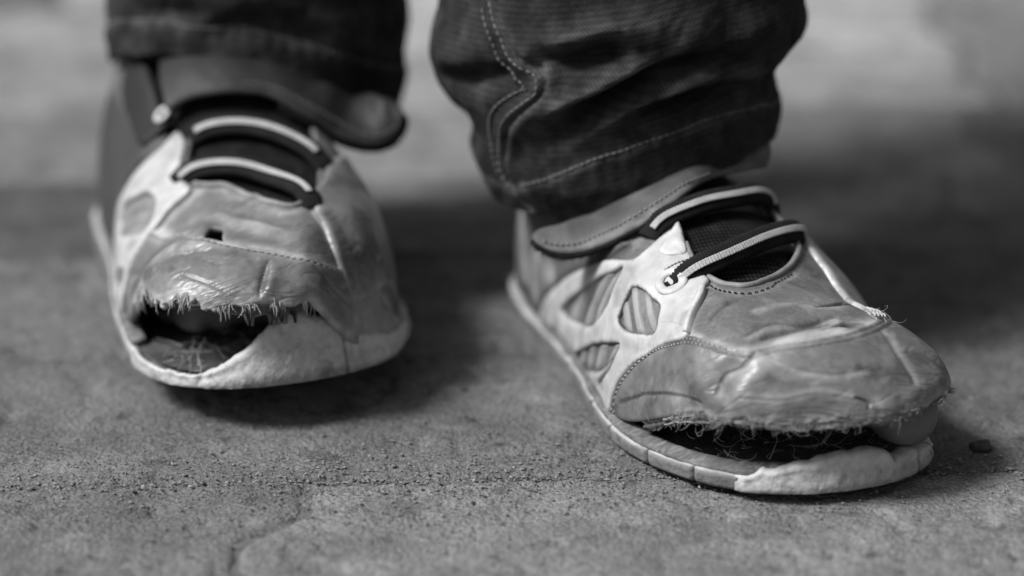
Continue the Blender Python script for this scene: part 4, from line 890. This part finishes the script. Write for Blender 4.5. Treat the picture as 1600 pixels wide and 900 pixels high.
def paver(x0, x1, row, jogs, tone, step):
    """one paver: zig-zag ends, worn rounded border, pitted top (mm in the paving's own frame)"""
    y0 = Y0+row*PH; g = .55
    def end(x, jog): return [(x+jog*8, y0), (x+jog*8, y0+PH*.22), (x-jog*8, y0+PH*.42), (x-jog*8, y0+PH*.58), (x+jog*8, y0+PH*.78), (x+jog*8, y0+PH)]
    L_ = [np.array(p)+[g,0] for p in end(x0, jogs[0])]; R_ = [np.array(p)-[g,0] for p in end(x1, jogs[1])]
    L_[0] = L_[0]+[0,g]; R_[0] = R_[0]+[0,g]; L_[-1] = L_[-1]-[0,g]; R_[-1] = R_[-1]-[0,g]
    poly = np.array(L_[::-1]+R_[::1]); poly = resample(crom(resample(poly, 5., True), 5, True), step, True)
    c = poly.mean(0); jit = fbm(poly[:,0]/5, poly[:,1]/5, row*3.1, 3)*(.6 if step < 2 else 1.2); d = poly-c; d /= np.linalg.norm(d, axis=1)[:,None]; poly = poly-d*np.abs(jit)[:,None]
    P, F, D = cdt(poly, [], step)
    z = -1.3*np.exp(-(D/1.0)**1.3)+.55*fbm(P[:,0]/14, P[:,1]/14, 4., 4)+RNG.uniform(-.35,.35)
    z -= 1.3*np.clip(fbm(P[:,0]/3.6, P[:,1]/3.6, 9., 3)-.22, 0, 1)*3.
    z -= 1.2*np.clip(fbm(P[:,0]/5., P[:,1]/5., 19., 3)+.05, 0, 1)*np.exp(-(D/7)**2)
    z -= 2.2*np.clip(fbm(P[:,0]/7., P[:,1]/7., 29., 4)-.34, 0, 1)*2.5
    z = np.minimum(z, .5)-.55
    V = np.c_[P[:,0]*cr-(P[:,1]-Y0)*sr, Y0+P[:,0]*sr+(P[:,1]-Y0)*cr, z]
    eb = border(F); idx = sorted({a for e in eb for a in e}); mp = {a: len(P)+i for i, a in enumerate(idx)}
    Vb = V[idx].copy(); Vb[:,2] = -6
    F = [tuple(f) for f in F]+[(b, a, mp[a], mp[b]) for a, b in eb]
    o = mesh('paver', np.vstack([V, Vb])*.001, F, 'paver', pv)
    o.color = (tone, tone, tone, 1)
    return o
JOINTS = {-3: [-280,-135,10,155,300], -2: [-210,-65,80,225], -1: [-352,-207,-62,175,320], 0: [-370,-225,66,211,356], 1: [-335,-190,32,177,322], 2: [-300,-120,25,170,315]}
TONE = {(-1,1): .92, (-1,2): 1.1, (-1,3): .7, (-1,0): .6, (0,1): .85, (0,2): .72, (-2,1): 1.3, (-2,0): .75, (-2,2): .8, (1,1): .85, (1,0): .55, (1,2): .6, (2,0): .5, (2,1): .95, (2,2): .8}  # slab tones of their own, plus corner darkening and central brightness painted in
for row in range(-3, 14):
    xs = JOINTS.get(row) or [-400+float(RNG.uniform(0, 70))+PW*i for i in range(7)]
    for k in range(len(xs)-1):
        mid = (xs[k]+xs[k+1])/2
        near = -2 <= row <= 1 and abs(mid) < 260
        tone = TONE.get((row, k)) or float(RNG.uniform(.97, 1.03))*float(np.interp(row, [3,5,8], [1.2,1.95,2.5]))*float(np.interp(abs(mid-30), [0,130,220,330], [1.1,1.0,.7,.35]))  # far centre painted bright and outer columns dark, mimicking background glow and lens falloff
        jg = lambda x: 1 if x == -62 else (0 if row == -1 else .4)
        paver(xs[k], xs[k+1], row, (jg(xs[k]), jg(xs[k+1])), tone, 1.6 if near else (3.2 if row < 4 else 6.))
# loose grit: sand grains in the joints and on the slabs, uncountable
def grit(name, n, size, pos):
    V = []; F = []
    ico = np.array([(0,0,1),(.9,0,.3),(.28,.85,.3),(-.72,.53,.3),(-.72,-.53,.3),(.28,-.85,.3),(0,0,-.6)])
    fc = [(0,1,2),(0,2,3),(0,3,4),(0,4,5),(0,5,1),(6,2,1),(6,3,2),(6,4,3),(6,5,4),(6,1,5)]
    for i in range(n):
        x, y, z = pos(i); s_ = size(); a = RNG.uniform(0, 6.28); sc = RNG.uniform(.6, 1.2, 3)
        q = ico*sc*s_*RNG.uniform(.75, 1.25, (7,1)); q = np.c_[q[:,0]*math.cos(a)-q[:,1]*math.sin(a), q[:,0]*math.sin(a)+q[:,1]*math.cos(a), q[:,2]*.8]
        o = len(V); V += (q+[x, y, z+s_*.3]).tolist(); F += [(o+u, o+v, o+w_) for u, v, w_ in fc]
    g = mesh(name, np.array(V)*.001, F, 'grit', None, smooth=False); g['kind'] = 'stuff'
    g['label'] = 'loose sand grains and grit scattered over the paving joints'; return g
def joint_pos(i):
    row = RNG.choice([0,0,0,0,1,2]); x = RNG.uniform(-240, 260); y = Y0+row*PH+RNG.normal()*(2.2 if RNG.random() < .75 else 9)
    return x*cr-(y-Y0)*sr, Y0+x*sr+(y-Y0)*cr, -1.6 if abs(y-Y0-row*PH) < 2.5 else -.6
def field_pos(i):
    if RNG.random() < .45: x, y = -20+RNG.normal()*75, 588+RNG.normal()*20
    else: x, y = RNG.uniform(-230, 230), RNG.uniform(500, 740)
    return x, y, -.55
g1 = grit('grit', 5200, lambda: .18+.75*RNG.random()**3, joint_pos); g2 = grit('grit', 15000, lambda: .12+.55*RNG.random()**4, field_pos)
g1['category'] = g2['category'] = 'grit'

# a few larger crumbs of broken stone
def crumb(x, y, s_, seed, label):
    r = np.random.default_rng(int(seed)); V = []; n, k = 10, 6
    for i in range(k+1):
        for j in range(n):
            a, b_ = math.pi*i/k, 2*math.pi*j/n; d = np.array([math.sin(a)*math.cos(b_), math.sin(a)*math.sin(b_), math.cos(a)])
            V.append(d*s_*np.array([1, .8, .55])*(1+.55*float(fbm(np.array([d[0]*1.7+seed]), np.array([d[1]*1.7+d[2]]), seed, 3)[0])))
    F = [(i*n+j, (i+1)*n+j, (i+1)*n+(j+1)%n, i*n+(j+1)%n) for i in range(k) for j in range(n)]
    o = mesh('pebble', np.array(V)*.001, F, 'crumb', None, smooth=False); o.location = (x*.001, y*.001, s_*.00025-.0004)
    o['label'] = label; o['category'] = 'pebble'
crumb(128, 606, 3.2, 31., 'dark crumb of stone lying on the paving just right of the frayed toe')
